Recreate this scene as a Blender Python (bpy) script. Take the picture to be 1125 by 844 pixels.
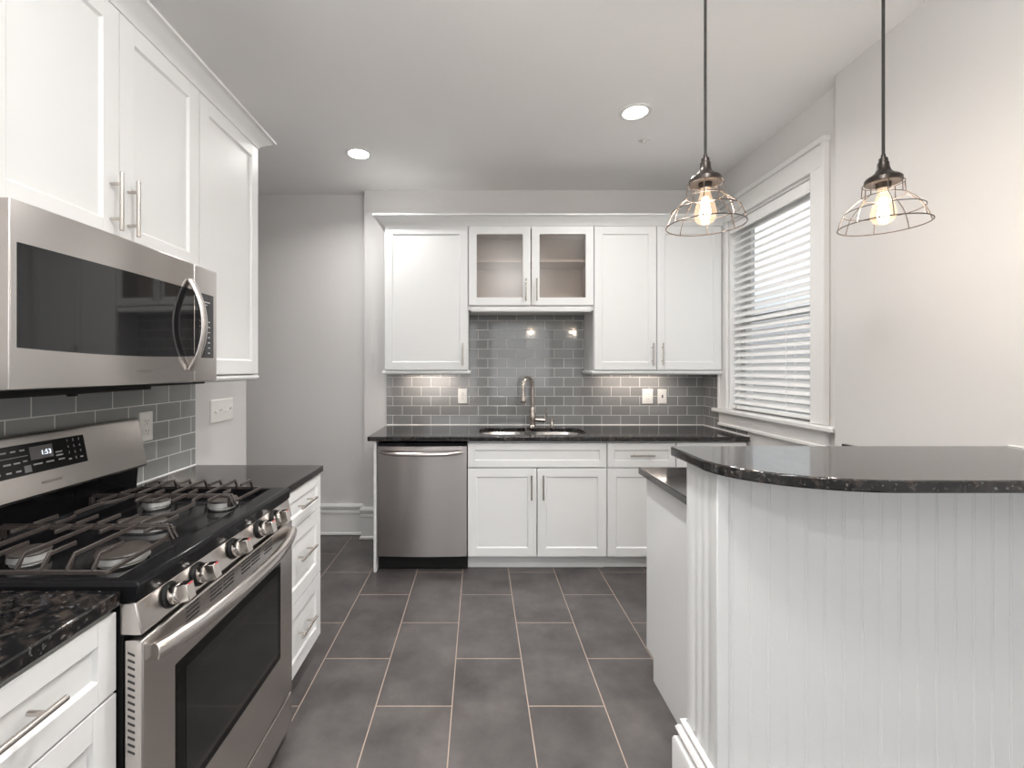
import bpy, bmesh, math, random
from mathutils import Vector, Matrix
random.seed(7)
PI = math.pi
S = bpy.context.scene
COL = S.collection
for o in list(bpy.data.objects):
    bpy.data.objects.remove(o)

# ------------------------------------------------------------------ camera
cam_d = bpy.data.cameras.new('camera')
cam = bpy.data.objects.new('camera', cam_d)
COL.objects.link(cam)
cam.location = (0, 0, 1.37)
cam.rotation_euler = (PI / 2, 0, 0)
cam_d.sensor_fit = 'HORIZONTAL'
cam_d.sensor_width = 36
cam_d.lens = 505 / 1125 * 36
cam_d.shift_x = (562.5 - 526) / 1125
cam_d.shift_y = -(422 - 405) / 1125
cam_d.clip_start = 0.05
S.camera = cam

# ------------------------------------------------------------------ exposure / world / lights
S.view_settings.view_transform = 'Standard'
S.view_settings.look = 'None'
S.view_settings.gamma = 1
S.view_settings.use_curve_mapping = False
S.view_settings.exposure = 0.66

W = bpy.data.worlds.new('world')
S.world = W
W.use_nodes = True
wn = W.node_tree
wn.nodes.clear()
w_out = wn.nodes.new('ShaderNodeOutputWorld')
w_bg = wn.nodes.new('ShaderNodeBackground')
w_tc = wn.nodes.new('ShaderNodeTexCoord')
w_sep = wn.nodes.new('ShaderNodeSeparateXYZ')
w_rmp = wn.nodes.new('ShaderNodeValToRGB')
w_rmp.color_ramp.elements[0].position = 0.47
w_rmp.color_ramp.elements[0].color = (0.20, 0.19, 0.18, 1)
w_rmp.color_ramp.elements[1].position = 0.60
w_rmp.color_ramp.elements[1].color = (0.92, 0.96, 1.0, 1)
w_e = w_rmp.color_ramp.elements.new(0.53)
w_e.color = (0.30, 0.31, 0.33, 1)
w_map = wn.nodes.new('ShaderNodeMapRange')
w_map.inputs['From Min'].default_value = -1
wn.links.new(w_tc.outputs['Generated'], w_sep.inputs[0])
wn.links.new(w_sep.outputs['Z'], w_map.inputs['Value'])
wn.links.new(w_map.outputs[0], w_rmp.inputs[0])
wn.links.new(w_rmp.outputs[0], w_bg.inputs[0])
wn.links.new(w_bg.outputs[0], w_out.inputs[0])
w_bg.inputs[1].default_value = 1.15


def area(name, loc, rot, sx, sy, power, color=(1, 1, 1), shape='RECTANGLE', spread=PI):
    d = bpy.data.lights.new(name, 'AREA')
    d.energy = power
    d.color = color
    d.shape = shape
    d.size = sx
    if shape in ('RECTANGLE', 'ELLIPSE'):
        d.size_y = sy
    d.spread = spread
    o = bpy.data.objects.new(name, d)
    o.location = loc
    o.rotation_euler = rot
    COL.objects.link(o)
    return o


REAR_FILL_P = 9          # each unseen fill light added at the rear wall openings
CAN_P = 6.0          # each recessed ceiling lamp
PEND_P = 4.3         # each pendant bulb
FILL_GLOBE_L = 70         # radiance of the unseen white globe added over the aisle as fill
UNDER_P = 1.0       # each under-cabinet strip
area('rear_fill_light', (0.95, -3.05, 1.55), (PI / 2, 0, 0), 1.3, 1.7, REAR_FILL_P, (0.95, 0.98, 1.0))  # cool fill added behind the camera to balance the room
area('rear_fill_light', (-0.65, -3.05, 1.55), (PI / 2, 0, 0), 1.2, 1.7, REAR_FILL_P, (0.95, 0.98, 1.0))

# ------------------------------------------------------------------ materials
MATS = {}


def new_mat(name):
    m = bpy.data.materials.new(name)
    m.use_nodes = True
    return m, m.node_tree, m.node_tree.nodes['Principled BSDF']


def N(nt, t, **kw):
    n = nt.nodes.new(t)
    for k, v in kw.items():
        setattr(n, k, v)
    return n


def pbr(name, col, rough=0.5, metal=0.0, noise=0.03, nscale=6.0, bump=0.0, bscale=60, coat=0.0, spec=0.5, stretch=None):
    """Procedural paint / metal / plastic: colour varied by a noise, optional noise bump."""
    m, nt, b = new_mat(name)
    tc = N(nt, 'ShaderNodeTexCoord')
    nz = N(nt, 'ShaderNodeTexNoise')
    nz.inputs['Scale'].default_value = nscale
    nz.inputs['Detail'].default_value = 3
    mp = N(nt, 'ShaderNodeMapping')
    if stretch:
        mp.inputs['Scale'].default_value = stretch
    nt.links.new(tc.outputs['Object'], mp.inputs[0])
    nt.links.new(mp.outputs[0], nz.inputs['Vector'])
    mx = N(nt, 'ShaderNodeMix', data_type='RGBA')
    c = Vector(col)
    mx.inputs['A'].default_value = (*(c * (1 - noise)), 1)
    mx.inputs['B'].default_value = (*[min(1, v * (1 + noise)) for v in c], 1)
    nt.links.new(nz.outputs['Fac'], mx.inputs['Factor'])
    nt.links.new(mx.outputs['Result'], b.inputs['Base Color'])
    b.inputs['Roughness'].default_value = rough
    b.inputs['Metallic'].default_value = metal
    b.inputs['Coat Weight'].default_value = coat
    b.inputs['Coat Roughness'].default_value = 0.05
    b.inputs['Specular IOR Level'].default_value = spec
    if bump:
        n2 = N(nt, 'ShaderNodeTexNoise')
        n2.inputs['Scale'].default_value = bscale
        nt.links.new(mp.outputs[0], n2.inputs['Vector'])
        bp = N(nt, 'ShaderNodeBump')
        bp.inputs['Strength'].default_value = bump
        bp.inputs['Distance'].default_value = 0.002
        nt.links.new(n2.outputs['Fac'], bp.inputs['Height'])
        nt.links.new(bp.outputs[0], b.inputs['Normal'])
    MATS[name] = m
    return m


def emit(name, col, strength, base=(0.8, 0.8, 0.8)):
    m, nt, b = new_mat(name)
    b.inputs['Base Color'].default_value = (*base, 1)
    b.inputs['Emission Color'].default_value = (*col, 1)
    b.inputs['Emission Strength'].default_value = strength
    MATS[name] = m
    return m


def steel(name, col, rough, along=(1.2, 1.2, 190.0), amt=0.035):
    m, nt, b = new_mat(name)
    tc = N(nt, 'ShaderNodeTexCoord')
    mp = N(nt, 'ShaderNodeMapping')
    mp.inputs['Scale'].default_value = along
    nz = N(nt, 'ShaderNodeTexNoise')
    nz.inputs['Scale'].default_value = 1.6
    nz.inputs['Detail'].default_value = 4
    nt.links.new(tc.outputs['Object'], mp.inputs[0])
    nt.links.new(mp.outputs[0], nz.inputs['Vector'])
    mr = N(nt, 'ShaderNodeMapRange')
    mr.inputs['To Min'].default_value = rough - amt * 0.4
    mr.inputs['To Max'].default_value = rough + amt * 0.6
    nt.links.new(nz.outputs['Fac'], mr.inputs['Value'])
    nt.links.new(mr.outputs[0], b.inputs['Roughness'])
    mx = N(nt, 'ShaderNodeMix', data_type='RGBA')
    c = Vector(col)
    mx.inputs['A'].default_value = (*(c * 0.993), 1)
    mx.inputs['B'].default_value = (*(c * 1.007), 1)
    nt.links.new(nz.outputs['Fac'], mx.inputs['Factor'])
    nt.links.new(mx.outputs['Result'], b.inputs['Base Color'])
    b.inputs['Metallic'].default_value = 1
    tg = N(nt, 'ShaderNodeTangent', direction_type='RADIAL', axis='Z')
    nt.links.new(tg.outputs[0], b.inputs['Tangent'])
    b.inputs['Anisotropic'].default_value = 0.75
    b.inputs['Anisotropic Rotation'].default_value = 0.25
    MATS[name] = m
    return m


def bricks(name, axes, origin, bw, rh, mortar, c1, c2, cm, rough, rough_m, wav=0.0, cloud=None, coat=0.0, bevel=0.6):
    """tile pattern: axes = which object axes run along and across the courses"""
    m, nt, b = new_mat(name)
    tc = N(nt, 'ShaderNodeTexCoord')
    sp = N(nt, 'ShaderNodeSeparateXYZ')
    nt.links.new(tc.outputs['Object'], sp.inputs[0])
    cb = N(nt, 'ShaderNodeCombineXYZ')
    for i, (a, o) in enumerate(zip(axes, origin)):
        ad = N(nt, 'ShaderNodeMath', operation='ADD')
        ad.inputs[1].default_value = -o
        nt.links.new(sp.outputs[a], ad.inputs[0])
        nt.links.new(ad.outputs[0], cb.inputs[i])
    br = N(nt, 'ShaderNodeTexBrick', offset=0.5, offset_frequency=2, squash=1.0, squash_frequency=2)
    br.inputs['Scale'].default_value = 1
    br.inputs['Color1'].default_value = (*c1, 1)
    br.inputs['Color2'].default_value = (*c2, 1)
    br.inputs['Mortar'].default_value = (*cm, 1)
    br.inputs['Mortar Size'].default_value = mortar
    br.inputs['Mortar Smooth'].default_value = 0.1
    br.inputs['Bias'].default_value = 0.0
    br.inputs['Brick Width'].default_value = bw
    br.inputs['Row Height'].default_value = rh
    nt.links.new(cb.outputs[0], br.inputs['Vector'])
    col_out = br.outputs['Color']
    if cloud:
        nz = N(nt, 'ShaderNodeTexNoise')
        nz.inputs['Scale'].default_value = cloud[0]
        nz.inputs['Detail'].default_value = 6
        nz.inputs['Roughness'].default_value = 0.62
        nt.links.new(tc.outputs['Object'], nz.inputs['Vector'])
        rp = N(nt, 'ShaderNodeMapRange')
        rp.inputs['From Min'].default_value = 0.3
        rp.inputs['From Max'].default_value = 0.72
        rp.inputs['To Min'].default_value = 1 - cloud[1]
        rp.inputs['To Max'].default_value = 1 + cloud[1]
        nt.links.new(nz.outputs['Fac'], rp.inputs['Value'])
        vm = N(nt, 'ShaderNodeMix', data_type='RGBA', blend_type='MULTIPLY')
        vm.inputs['Factor'].default_value = 1
        nt.links.new(br.outputs['Color'], vm.inputs['A'])
        nt.links.new(rp.outputs[0], vm.inputs['B'])
        mz = N(nt, 'ShaderNodeMix', data_type='RGBA')
        nt.links.new(br.outputs['Fac'], mz.inputs['Factor'])
        nt.links.new(vm.outputs['Result'], mz.inputs['A'])
        mz.inputs['B'].default_value = (*cm, 1)
        col_out = mz.outputs['Result']
    nt.links.new(col_out, b.inputs['Base Color'])
    mr = N(nt, 'ShaderNodeMapRange')
    mr.inputs['To Min'].default_value = rough
    mr.inputs['To Max'].default_value = rough_m
    nt.links.new(br.outputs['Fac'], mr.inputs['Value'])
    nt.links.new(mr.outputs[0], b.inputs['Roughness'])
    # soft tile edges: a second brick pattern with a wide smooth mortar drives the bump
    b2 = N(nt, 'ShaderNodeTexBrick', offset=0.5, offset_frequency=2, squash=1.0, squash_frequency=2)
    for k in ('Scale', 'Brick Width', 'Row Height'):
        b2.inputs[k].default_value = br.inputs[k].default_value
    b2.inputs['Mortar Size'].default_value = mortar * 2.2
    b2.inputs['Mortar Smooth'].default_value = 1.0
    nt.links.new(cb.outputs[0], b2.inputs['Vector'])
    inv = N(nt, 'ShaderNodeMath', operation='MULTIPLY')
    inv.inputs[1].default_value = -1
    nt.links.new(b2.outputs['Fac'], inv.inputs[0])
    h = inv.outputs[0]
    if wav:
        n3 = N(nt, 'ShaderNodeTexNoise')
        n3.inputs['Scale'].default_value = 9
        n3.inputs['Detail'].default_value = 0.5
        nt.links.new(tc.outputs['Object'], n3.inputs['Vector'])
        ma = N(nt, 'ShaderNodeMath', operation='MULTIPLY_ADD')
        ma.inputs[1].default_value = wav
        nt.links.new(n3.outputs['Fac'], ma.inputs[0])
        nt.links.new(h, ma.inputs[2])
        h = ma.outputs[0]
    bp = N(nt, 'ShaderNodeBump')
    bp.inputs['Strength'].default_value = bevel
    bp.inputs['Distance'].default_value = 0.0015
    nt.links.new(h, bp.inputs['Height'])
    nt.links.new(bp.outputs[0], b.inputs['Normal'])
    b.inputs['Coat Weight'].default_value = coat
    MATS[name] = m
    return m


def granite(name):
    m, nt, b = new_mat(name)
    tc = N(nt, 'ShaderNodeTexCoord')
    v = N(nt, 'ShaderNodeTexVoronoi')
    v.inputs['Scale'].default_value = 95
    v.inputs['Randomness'].default_value = 1
    nz = N(nt, 'ShaderNodeTexNoise')
    nz.inputs['Scale'].default_value = 42
    nz.inputs['Detail'].default_value = 5
    nz.inputs['Roughness'].default_value = 0.65
    n2 = N(nt, 'ShaderNodeTexNoise')
    n2.inputs['Scale'].default_value = 120
    n2.inputs['Detail'].default_value = 3
    for n in (v, nz, n2):
        nt.links.new(tc.outputs['Object'], n.inputs['Vector'])
    r1 = N(nt, 'ShaderNodeValToRGB')
    r1.color_ramp.elements[0].position = 0.50
    r1.color_ramp.elements[0].color = (0.006, 0.006, 0.007, 1)
    r1.color_ramp.elements[1].position = 0.66
    r1.color_ramp.elements[1].color = (0.055, 0.042, 0.034, 1)
    nt.links.new(nz.outputs['Fac'], r1.inputs[0])
    r2 = N(nt, 'ShaderNodeValToRGB')
    r2.color_ramp.elements[0].position = 0.60
    r2.color_ramp.elements[0].color = (0, 0, 0, 1)
    r2.color_ramp.elements[1].position = 0.68
    r2.color_ramp.elements[1].color = (1, 1, 1, 1)
    nt.links.new(n2.outputs['Fac'], r2.inputs[0])
    r3 = N(nt, 'ShaderNodeValToRGB')
    r3.color_ramp.elements[0].color = (0.02, 0.02, 0.022, 1)
    r3.color_ramp.elements[1].color = (0.15, 0.145, 0.14, 1)
    nt.links.new(v.outputs['Color'], r3.inputs[0])
    mx = N(nt, 'ShaderNodeMix', data_type='RGBA')
    nt.links.new(r2.outputs[0], mx.inputs['Factor'])
    nt.links.new(r1.outputs[0], mx.inputs['A'])
    nt.links.new(r3.outputs[0], mx.inputs['B'])
    nt.links.new(mx.outputs['Result'], b.inputs['Base Color'])
    b.inputs['Roughness'].default_value = 0.09
    b.inputs['Specular IOR Level'].default_value = 0.75
    MATS[name] = m
    return m


def thin_glass(name, tint, gloss, rough=0.0, glow=None):
    m, nt, b = new_mat(name)
    nt.nodes.remove(b)
    out = nt.nodes['Material Output']
    tr = N(nt, 'ShaderNodeBsdfTransparent')
    tr.inputs[0].default_value = (*tint, 1)
    gl = N(nt, 'ShaderNodeBsdfGlossy')
    gl.inputs['Roughness'].default_value = rough
    fr = N(nt, 'ShaderNodeFresnel')
    # the pane is a thin slab: keep the same reflectance on its inner face as on its outer one
    ge = N(nt, 'ShaderNodeNewGeometry')
    io = N(nt, 'ShaderNodeMapRange')
    io.inputs['To Min'].default_value = 1.5
    io.inputs['To Max'].default_value = 1 / 1.5
    nt.links.new(ge.outputs['Backfacing'], io.inputs['Value'])
    nt.links.new(io.outputs[0], fr.inputs['IOR'])
    mu = N(nt, 'ShaderNodeMath', operation='MULTIPLY')
    mu.use_clamp = True
    mu.inputs[1].default_value = gloss
    nt.links.new(fr.outputs[0], mu.inputs[0])
    ms = N(nt, 'ShaderNodeMixShader')
    nt.links.new(mu.outputs[0], ms.inputs[0])
    nt.links.new(tr.outputs[0], ms.inputs[1])
    nt.links.new(gl.outputs[0], ms.inputs[2])
    surf = ms.outputs[0]
    if glow:
        em = N(nt, 'ShaderNodeEmission')
        em.inputs[0].default_value = (*glow[:3], 1)
        em.inputs[1].default_value = glow[3]
        ad = N(nt, 'ShaderNodeAddShader')
        nt.links.new(surf, ad.inputs[0])
        nt.links.new(em.outputs[0], ad.inputs[1])
        surf = ad.outputs[0]
    nt.links.new(surf, out.inputs[0])
    MATS[name] = m
    return m


def beadboard(name, col, pitch, x0):
    """painted tongue-and-groove boards: narrow grooves along z every `pitch` of x"""
    m, nt, b = new_mat(name)
    b.inputs['Base Color'].default_value = (*col, 1)
    b.inputs['Roughness'].default_value = 0.38
    MATS[name] = m
    return m


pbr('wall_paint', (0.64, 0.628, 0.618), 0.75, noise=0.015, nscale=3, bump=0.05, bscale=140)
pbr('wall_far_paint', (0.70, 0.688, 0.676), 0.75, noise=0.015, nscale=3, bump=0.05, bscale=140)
pbr('ceiling_paint', (0.93, 0.925, 0.92), 0.85, noise=0.015, nscale=3, bump=0.05, bscale=140)
pbr('trim_white', (0.80, 0.795, 0.785), 0.35, noise=0.01)
pbr('cabinet_white', (0.78, 0.785, 0.78), 0.38, noise=0.01)
pbr('blind_white', (0.88, 0.878, 0.87), 0.4, noise=0.015)
pbr('plate_white', (0.85, 0.84, 0.81), 0.35, noise=0.01)
pbr('slot_dark', (0.03, 0.03, 0.03), 0.6)
pbr('cabinet_inside', (0.66, 0.585, 0.53), 0.6, noise=0.03)
pbr('black_gloss', (0.008, 0.008, 0.009), 0.10, noise=0.1, spec=0.3)
pbr('black_enamel', (0.008, 0.008, 0.009), 0.14, noise=0.2, nscale=20, spec=0.14)
pbr('black_matte', (0.008, 0.008, 0.008), 0.5, noise=0.1, spec=0.25)
pbr('cast_iron', (0.045, 0.036, 0.032), 0.38, noise=0.25, nscale=90, bump=0.15, bscale=400)
pbr('burner_alloy', (0.66, 0.65, 0.63), 0.45, metal=0.6, noise=0.08)
pbr('burner_cap', (0.055, 0.046, 0.040), 0.45, noise=0.2, nscale=60)
pbr('nickel', (0.58, 0.54, 0.50), 0.27, metal=1, noise=0.05)
pbr('faucet_nickel', (0.60, 0.53, 0.48), 0.24, metal=1, noise=0.05)
pbr('chrome', (0.70, 0.66, 0.62), 0.16, metal=1, noise=0.03)
pbr('bronze', (0.035, 0.028, 0.024), 0.32, metal=0.6, noise=0.2)
pbr('wire_bronze', (0.10, 0.078, 0.066), 0.4, metal=0.8, noise=0.2)
pbr('cord_black', (0.02, 0.017, 0.016), 0.7, noise=0.2, nscale=300)
pbr('red_mark', (0.65, 0.03, 0.04), 0.4)
pbr('engraved', (0.16, 0.15, 0.14), 0.5)
pbr('legend_grey', (0.42, 0.42, 0.43), 0.5)
pbr('caulk', (0.85, 0.84, 0.83), 0.5)
pbr('key_grey', (0.23, 0.23, 0.24), 0.4)
pbr('brass', (0.55, 0.42, 0.22), 0.3, metal=1)
steel('stainless', (0.64, 0.605, 0.58), 0.25)
steel('stainless_dark', (0.44, 0.41, 0.40), 0.27, amt=0.008)
steel('stainless_sink', (0.62, 0.60, 0.59), 0.26, along=(60, 4, 4))
bricks('floor_tile', ('Y', 'X'), (2.171, -0.418), 0.6125, 0.3095, 0.0022,
       (0.080, 0.0725, 0.071), (0.093, 0.0845, 0.0825), (0.38, 0.30, 0.243), 0.36, 0.8, cloud=(4.2, 0.42), bevel=0.35)
bricks('tile_back', ('X', 'Z'), (-0.691 + 0.0764, 0.919), 0.1528, 0.0761, 0.0021,
       (0.225, 0.228, 0.228), (0.265, 0.268, 0.268), (0.66, 0.65, 0.635), 0.09, 0.7, wav=0.5, coat=0.3)
bricks('tile_left', ('Y', 'Z'), (2.138 + 0.0764, 0.919), 0.1528, 0.0761, 0.0021,
       (0.275, 0.285, 0.280), (0.315, 0.325, 0.320), (0.70, 0.69, 0.67), 0.09, 0.7, wav=0.5, coat=0.3)
bricks('tile_right', ('Y', 'Z'), (3.70 - 0.0764 - 0.02, 0.919), 0.1528, 0.0761, 0.0021,
       (0.225, 0.228, 0.228), (0.265, 0.268, 0.268), (0.66, 0.65, 0.635), 0.09, 0.7, wav=0.5, coat=0.3)
granite('granite_black')
thin_glass('window_glass', (0.97, 0.98, 0.98), 1.0)
thin_glass('cabinet_glass', (0.86, 0.84, 0.82), 1.6, 0.28)
thin_glass('bulb_glass', (1.0, 0.95, 0.88), 1.0, 0.0, (1.0, 0.70, 0.44, 0.22))
pbr('oven_glass', (0.008, 0.008, 0.008), 0.06, noise=0.1, spec=0.12)
pbr('oven_glass_inner', (0.016, 0.016, 0.017), 0.07, noise=0.25, nscale=5, spec=0.38)
pbr('microwave_glass', (0.012, 0.012, 0.013), 0.04, noise=0.1, spec=0.6)
emit('lamp_lens', (1.0, 0.955, 0.90), 14)
emit('filament', (1.0, 0.72, 0.40), 60)
emit('bulb_core', (1.0, 0.74, 0.46), 2.2)
emit('clock_digits', (0.75, 0.85, 1.0), 1.5, (0.1, 0.1, 0.1))
pbr('clock_screen', (0.15, 0.14, 0.145), 0.2)
emit('strip_diffuser', (1.0, 0.86, 0.74), 2.5)
emit('fill_globe_glass', (1.0, 0.985, 0.97), FILL_GLOBE_L)
emit('tiny_led', (1, 1, 1), 1.5)
M = MATS

# ------------------------------------------------------------------ mesh helpers


class MB:
    def __init__(self, xf=None):
        self.bm = bmesh.new()
        self.xf = xf or (lambda u, d, w: (u, d, w))

    def v(self, p):
        return self.bm.verts.new(self.xf(*p))

    def face(self, vs):
        try:
            return self.bm.faces.new(vs)
        except ValueError:
            return None

    def box(self, a0, a1, b0, b1, c0, c1):
        vs = [self.v((a, b, c)) for c in (c0, c1) for b in (b0, b1) for a in (a0, a1)]
        for f in ((0, 1, 3, 2), (4, 6, 7, 5), (0, 4, 5, 1), (2, 3, 7, 6), (0, 2, 6, 4), (1, 5, 7, 3)):
            self.face([vs[i] for i in f])
        return self

    def prism(self, pts, d, ends=True):
        """pts: list of 3d points (a planar polygon), d: extrusion vector"""
        A = [self.v(p) for p in pts]
        B = [self.v((p[0] + d[0], p[1] + d[1], p[2] + d[2])) for p in pts]
        n = len(pts)
        for i in range(n):
            self.face([A[i], A[(i + 1) % n], B[(i + 1) % n], B[i]])
        if ends:
            self.face(A)
            self.face(B[::-1])
        return self

    def loft(self, rings, cap0=True, cap1=True, closed=True):
        R = [[self.v(p) for p in r] for r in rings]
        n = len(R[0])
        for a, b in zip(R, R[1:]):
            for i in range(n if closed else n - 1):
                self.face([a[i], a[(i + 1) % n], b[(i + 1) % n], b[i]])
        if cap0:
            self.face(R[0])
        if cap1:
            self.face(R[-1][::-1])
        return self

    def lathe(self, prof, c=(0, 0, 0), axis=(0, 0, 1), seg=24, sx=1.0, sy=1.0, cap=True):
        """prof: (radius, height along axis)"""
        ax = Vector(axis).normalized()
        t = Vector((0, 0, 1)) if abs(ax.z) < 0.9 else Vector((1, 0, 0))
        e1 = t.cross(ax).normalized()
        e2 = ax.cross(e1)
        if abs(ax.z) > 0.9:
            e1, e2 = Vector((1, 0, 0)), Vector((0, 1, 0))
        rings = []
        for r, h in prof:
            r = max(r, 1e-4)
            rings.append([tuple(Vector(c) + ax * h + e1 * (r * sx * math.cos(2 * PI * k / seg)) + e2 * (r * sy * math.sin(2 * PI * k / seg))) for k in range(seg)])
        return self.loft(rings, cap, cap)

    def tube(self, path, r, seg=10, closed=False, rz=None):
        """path: list of points; r a number or a list; rz flattens along the second frame axis"""
        P = [Vector(p) for p in path]
        n = len(P)
        rs = r if isinstance(r, (list, tuple)) else [r] * n
        rings = []
        prev = None
        for i in range(n):
            if closed:
                t = (P[(i + 1) % n] - P[i - 1]).normalized()
            else:
                t = (P[min(i + 1, n - 1)] - P[max(i - 1, 0)]).normalized()
            if prev is None:
                up = Vector((0, 0, 1)) if abs(t.z) < 0.9 else Vector((1, 0, 0))
                e1 = up.cross(t).normalized()
            else:
                e1 = (prev - t * prev.dot(t)).normalized()
            prev = e1
            e2 = t.cross(e1)
            q = rz if rz else 1.0
            rings.append([tuple(P[i] + e1 * (rs[i] * math.cos(2 * PI * k / seg)) + e2 * (rs[i] * q * math.sin(2 * PI * k / seg))) for k in range(seg)])
        if closed:
            rings.append(rings[0])
            return self.loft(rings, False, False)
        return self.loft(rings)

    def sweep(self, path, prof):
        """mitred moulding: path in (x,y), prof = closed list of (outward offset to the right of travel, z)"""
        P = [Vector((p[0], p[1])) for p in path]
        n = len(P)
        dirs = [(P[i + 1] - P[i]).normalized() for i in range(n - 1)]
        nor = [Vector((d.y, -d.x)) for d in dirs]
        rings = []
        for i in range(n):
            if i == 0:
                m = nor[0]
            elif i == n - 1:
                m = nor[-1]
            else:
                m = (nor[i - 1] + nor[i])
                m = m / (1 + nor[i - 1].dot(nor[i]))
            rings.append([(P[i].x + m.x * o, P[i].y + m.y * o, z) for o, z in prof])
        return self.loft(rings)

    def build(self, name, mat, parent=None, origin=(0, 0, 0), bevel=0.0, angle=32, kind=None, seg=2):
        bmesh.ops.remove_doubles(self.bm, verts=self.bm.verts, dist=1e-6)
        bmesh.ops.recalc_face_normals(self.bm, faces=self.bm.faces)
        off = Vector(origin)
        if parent is not None:
            off = Vector((0, 0, 0))
            p = parent
            while p is not None:
                off = off + p.location
                p = p.parent
        bmesh.ops.translate(self.bm, vec=-off, verts=self.bm.verts)
        me = bpy.data.meshes.new(name)
        self.bm.to_mesh(me)
        self.bm.free()
        for f in me.polygons:
            f.use_smooth = True
        me.set_sharp_from_angle(angle=math.radians(angle))
        o = bpy.data.objects.new(name, me)
        COL.objects.link(o)
        o.data.materials.append(M[mat] if isinstance(mat, str) else mat)
        if parent is not None:
            o.parent = parent
        else:
            o.location = off
        if bevel:
            bv = o.modifiers.new('bevel', 'BEVEL')
            bv.width = bevel
            bv.segments = seg
            bv.limit_method = 'ANGLE'
            bv.angle_limit = math.radians(40)
        if kind:
            o['kind'] = kind
        return o


def tag(o, label, cat, group=None):
    o['label'] = label
    o['category'] = cat
    if group:
        o['group'] = group
    return o


def thing(name, loc, label, cat, group=None):
    o = bpy.data.objects.new(name, None)
    o.empty_display_size = 0.1
    o.location = loc
    COL.objects.link(o)
    return tag(o, label, cat, group)


def copy_tree(o, parent=None):
    c = o.copy()
    COL.objects.link(c)
    if parent is not None:
        c.parent = parent
    for ch in list(o.children):
        copy_tree(ch, c)
    return c


def struct(name, mb, mat, bevel=0.0, parent=None):
    o = mb.build(name, mat, parent, bevel=bevel)
    if parent is None:
        o['kind'] = 'structure'
    return o


def text_mesh(name, body, size, mat, parent, place, spacing=1.0):
    """flat lettering as a mesh; place maps (u, v) of the text plane to a world point"""
    cu = bpy.data.curves.new(name, 'FONT')
    cu.body = body
    cu.size = size
    cu.space_character = spacing
    cu.align_x = 'CENTER'
    cu.align_y = 'CENTER'
    t = bpy.data.objects.new('text_tmp', cu)
    COL.objects.link(t)
    dg = bpy.context.evaluated_depsgraph_get()
    me = bpy.data.meshes.new_from_object(t.evaluated_get(dg))
    bpy.data.objects.remove(t)
    off = Vector((0, 0, 0))
    p = parent
    while p is not None:
        off = off + p.location
        p = p.parent
    for v in me.vertices:
        v.co = Vector(place(v.co.x, v.co.y)) - off
    me.materials.clear()
    me.materials.append(M[mat])
    me.name = name
    o = bpy.data.objects.new(name, me)
    COL.objects.link(o)
    o.parent = parent
    return o


def rrect(x0, x1, y0, y1, r, z, n=6):
    pts = []
    for cx, cy, a0 in ((x1 - r, y1 - r, 0), (x0 + r, y1 - r, PI / 2), (x0 + r, y0 + r, PI), (x1 - r, y0 + r, 1.5 * PI)):
        for k in range(n + 1):
            a = a0 + PI / 2 * k / n
            pts.append((cx + r * math.cos(a), cy + r * math.sin(a), z))
    return pts


# face frames: (u along the run, d out of the face, w up)
XL = lambda x0: (lambda u, d, w: (x0 + d, u, w))       # faces +X (left run), u = y
YB = lambda y0: (lambda u, d, w: (u, y0 - d, w))       # faces -Y (back run), u = x
XR = lambda x0: (lambda u, d, w: (x0 - d, u, w))       # faces -X (right wall), u = y

# ------------------------------------------------------------------ room shell
CEIL = 2.81
WL = -1.346      # left wall face
TL = -1.338      # left tile face
WB = 3.708       # back wall face
TB = 3.70        # back tile face
RW = 1.815       # right wall face (window)
NW = 1.752       # nearer, thicker right wall face
struct('floor', MB().box(-3.1, 2.3, -3.4, 4.0, -0.12, 0), 'floor_tile')
struct('ceiling', MB().box(-3.1, 2.3, -3.4, 4.0, CEIL, CEIL + 0.12), 'ceiling_paint')
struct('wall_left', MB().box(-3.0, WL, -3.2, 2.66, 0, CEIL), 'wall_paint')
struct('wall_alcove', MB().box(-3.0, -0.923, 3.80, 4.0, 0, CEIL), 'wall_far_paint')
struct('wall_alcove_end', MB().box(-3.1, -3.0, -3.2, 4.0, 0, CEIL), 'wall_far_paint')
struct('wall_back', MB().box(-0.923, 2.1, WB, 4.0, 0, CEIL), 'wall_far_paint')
# right wall with its window opening
OY0, OY1, OZ0, OZ1 = 2.49, 3.335, 1.06, 2.43
m = MB()
m.box(RW, 1.98, 2.26, OY0, 0, CEIL)
m.box(RW, 1.98, OY1, WB, 0, CEIL)
m.box(RW, 1.98, OY0, OY1, 0, OZ0)
m.box(RW, 1.98, OY0, OY1, OZ1, CEIL)
struct('wall_right', m, 'wall_far_paint')
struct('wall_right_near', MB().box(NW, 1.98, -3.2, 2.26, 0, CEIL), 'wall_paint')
# rear wall (behind the camera) with two openings added to let daylight in
m = MB()
for a, b in ((-3.0, -1.25), (-0.05, 0.30), (1.60, 2.1)):
    m.box(a, b, -3.35, -3.2, 0, CEIL)
for a, b in ((-1.25, -0.05), (0.30, 1.60)):
    m.box(a, b, -3.35, -3.2, 0, 0.7)
    m.box(a, b, -3.35, -3.2, 2.4, CEIL)
struct('wall_rear', m, 'wall_paint')

# tall baseboards
BASE = [(0, 0.004), (0.030, 0.004), (0.030, 0.018), (0.020, 0.026), (0.020, 0.172), (0.026, 0.180), (0.026, 0.196),
        (0.020, 0.204), (0.030, 0.220), (0.034, 0.236), (0.030, 0.246), (0.014, 0.256), (0, 0.256)]
struct('baseboard_alcove', MB().sweep([(-2.99, 3.799), (-0.955, 3.799)], BASE), 'trim_white')
struct('baseboard_back', MB().sweep([(-0.924, 3.799), (-0.924, 3.707), (-0.705, 3.707)], BASE), 'trim_white')

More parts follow.
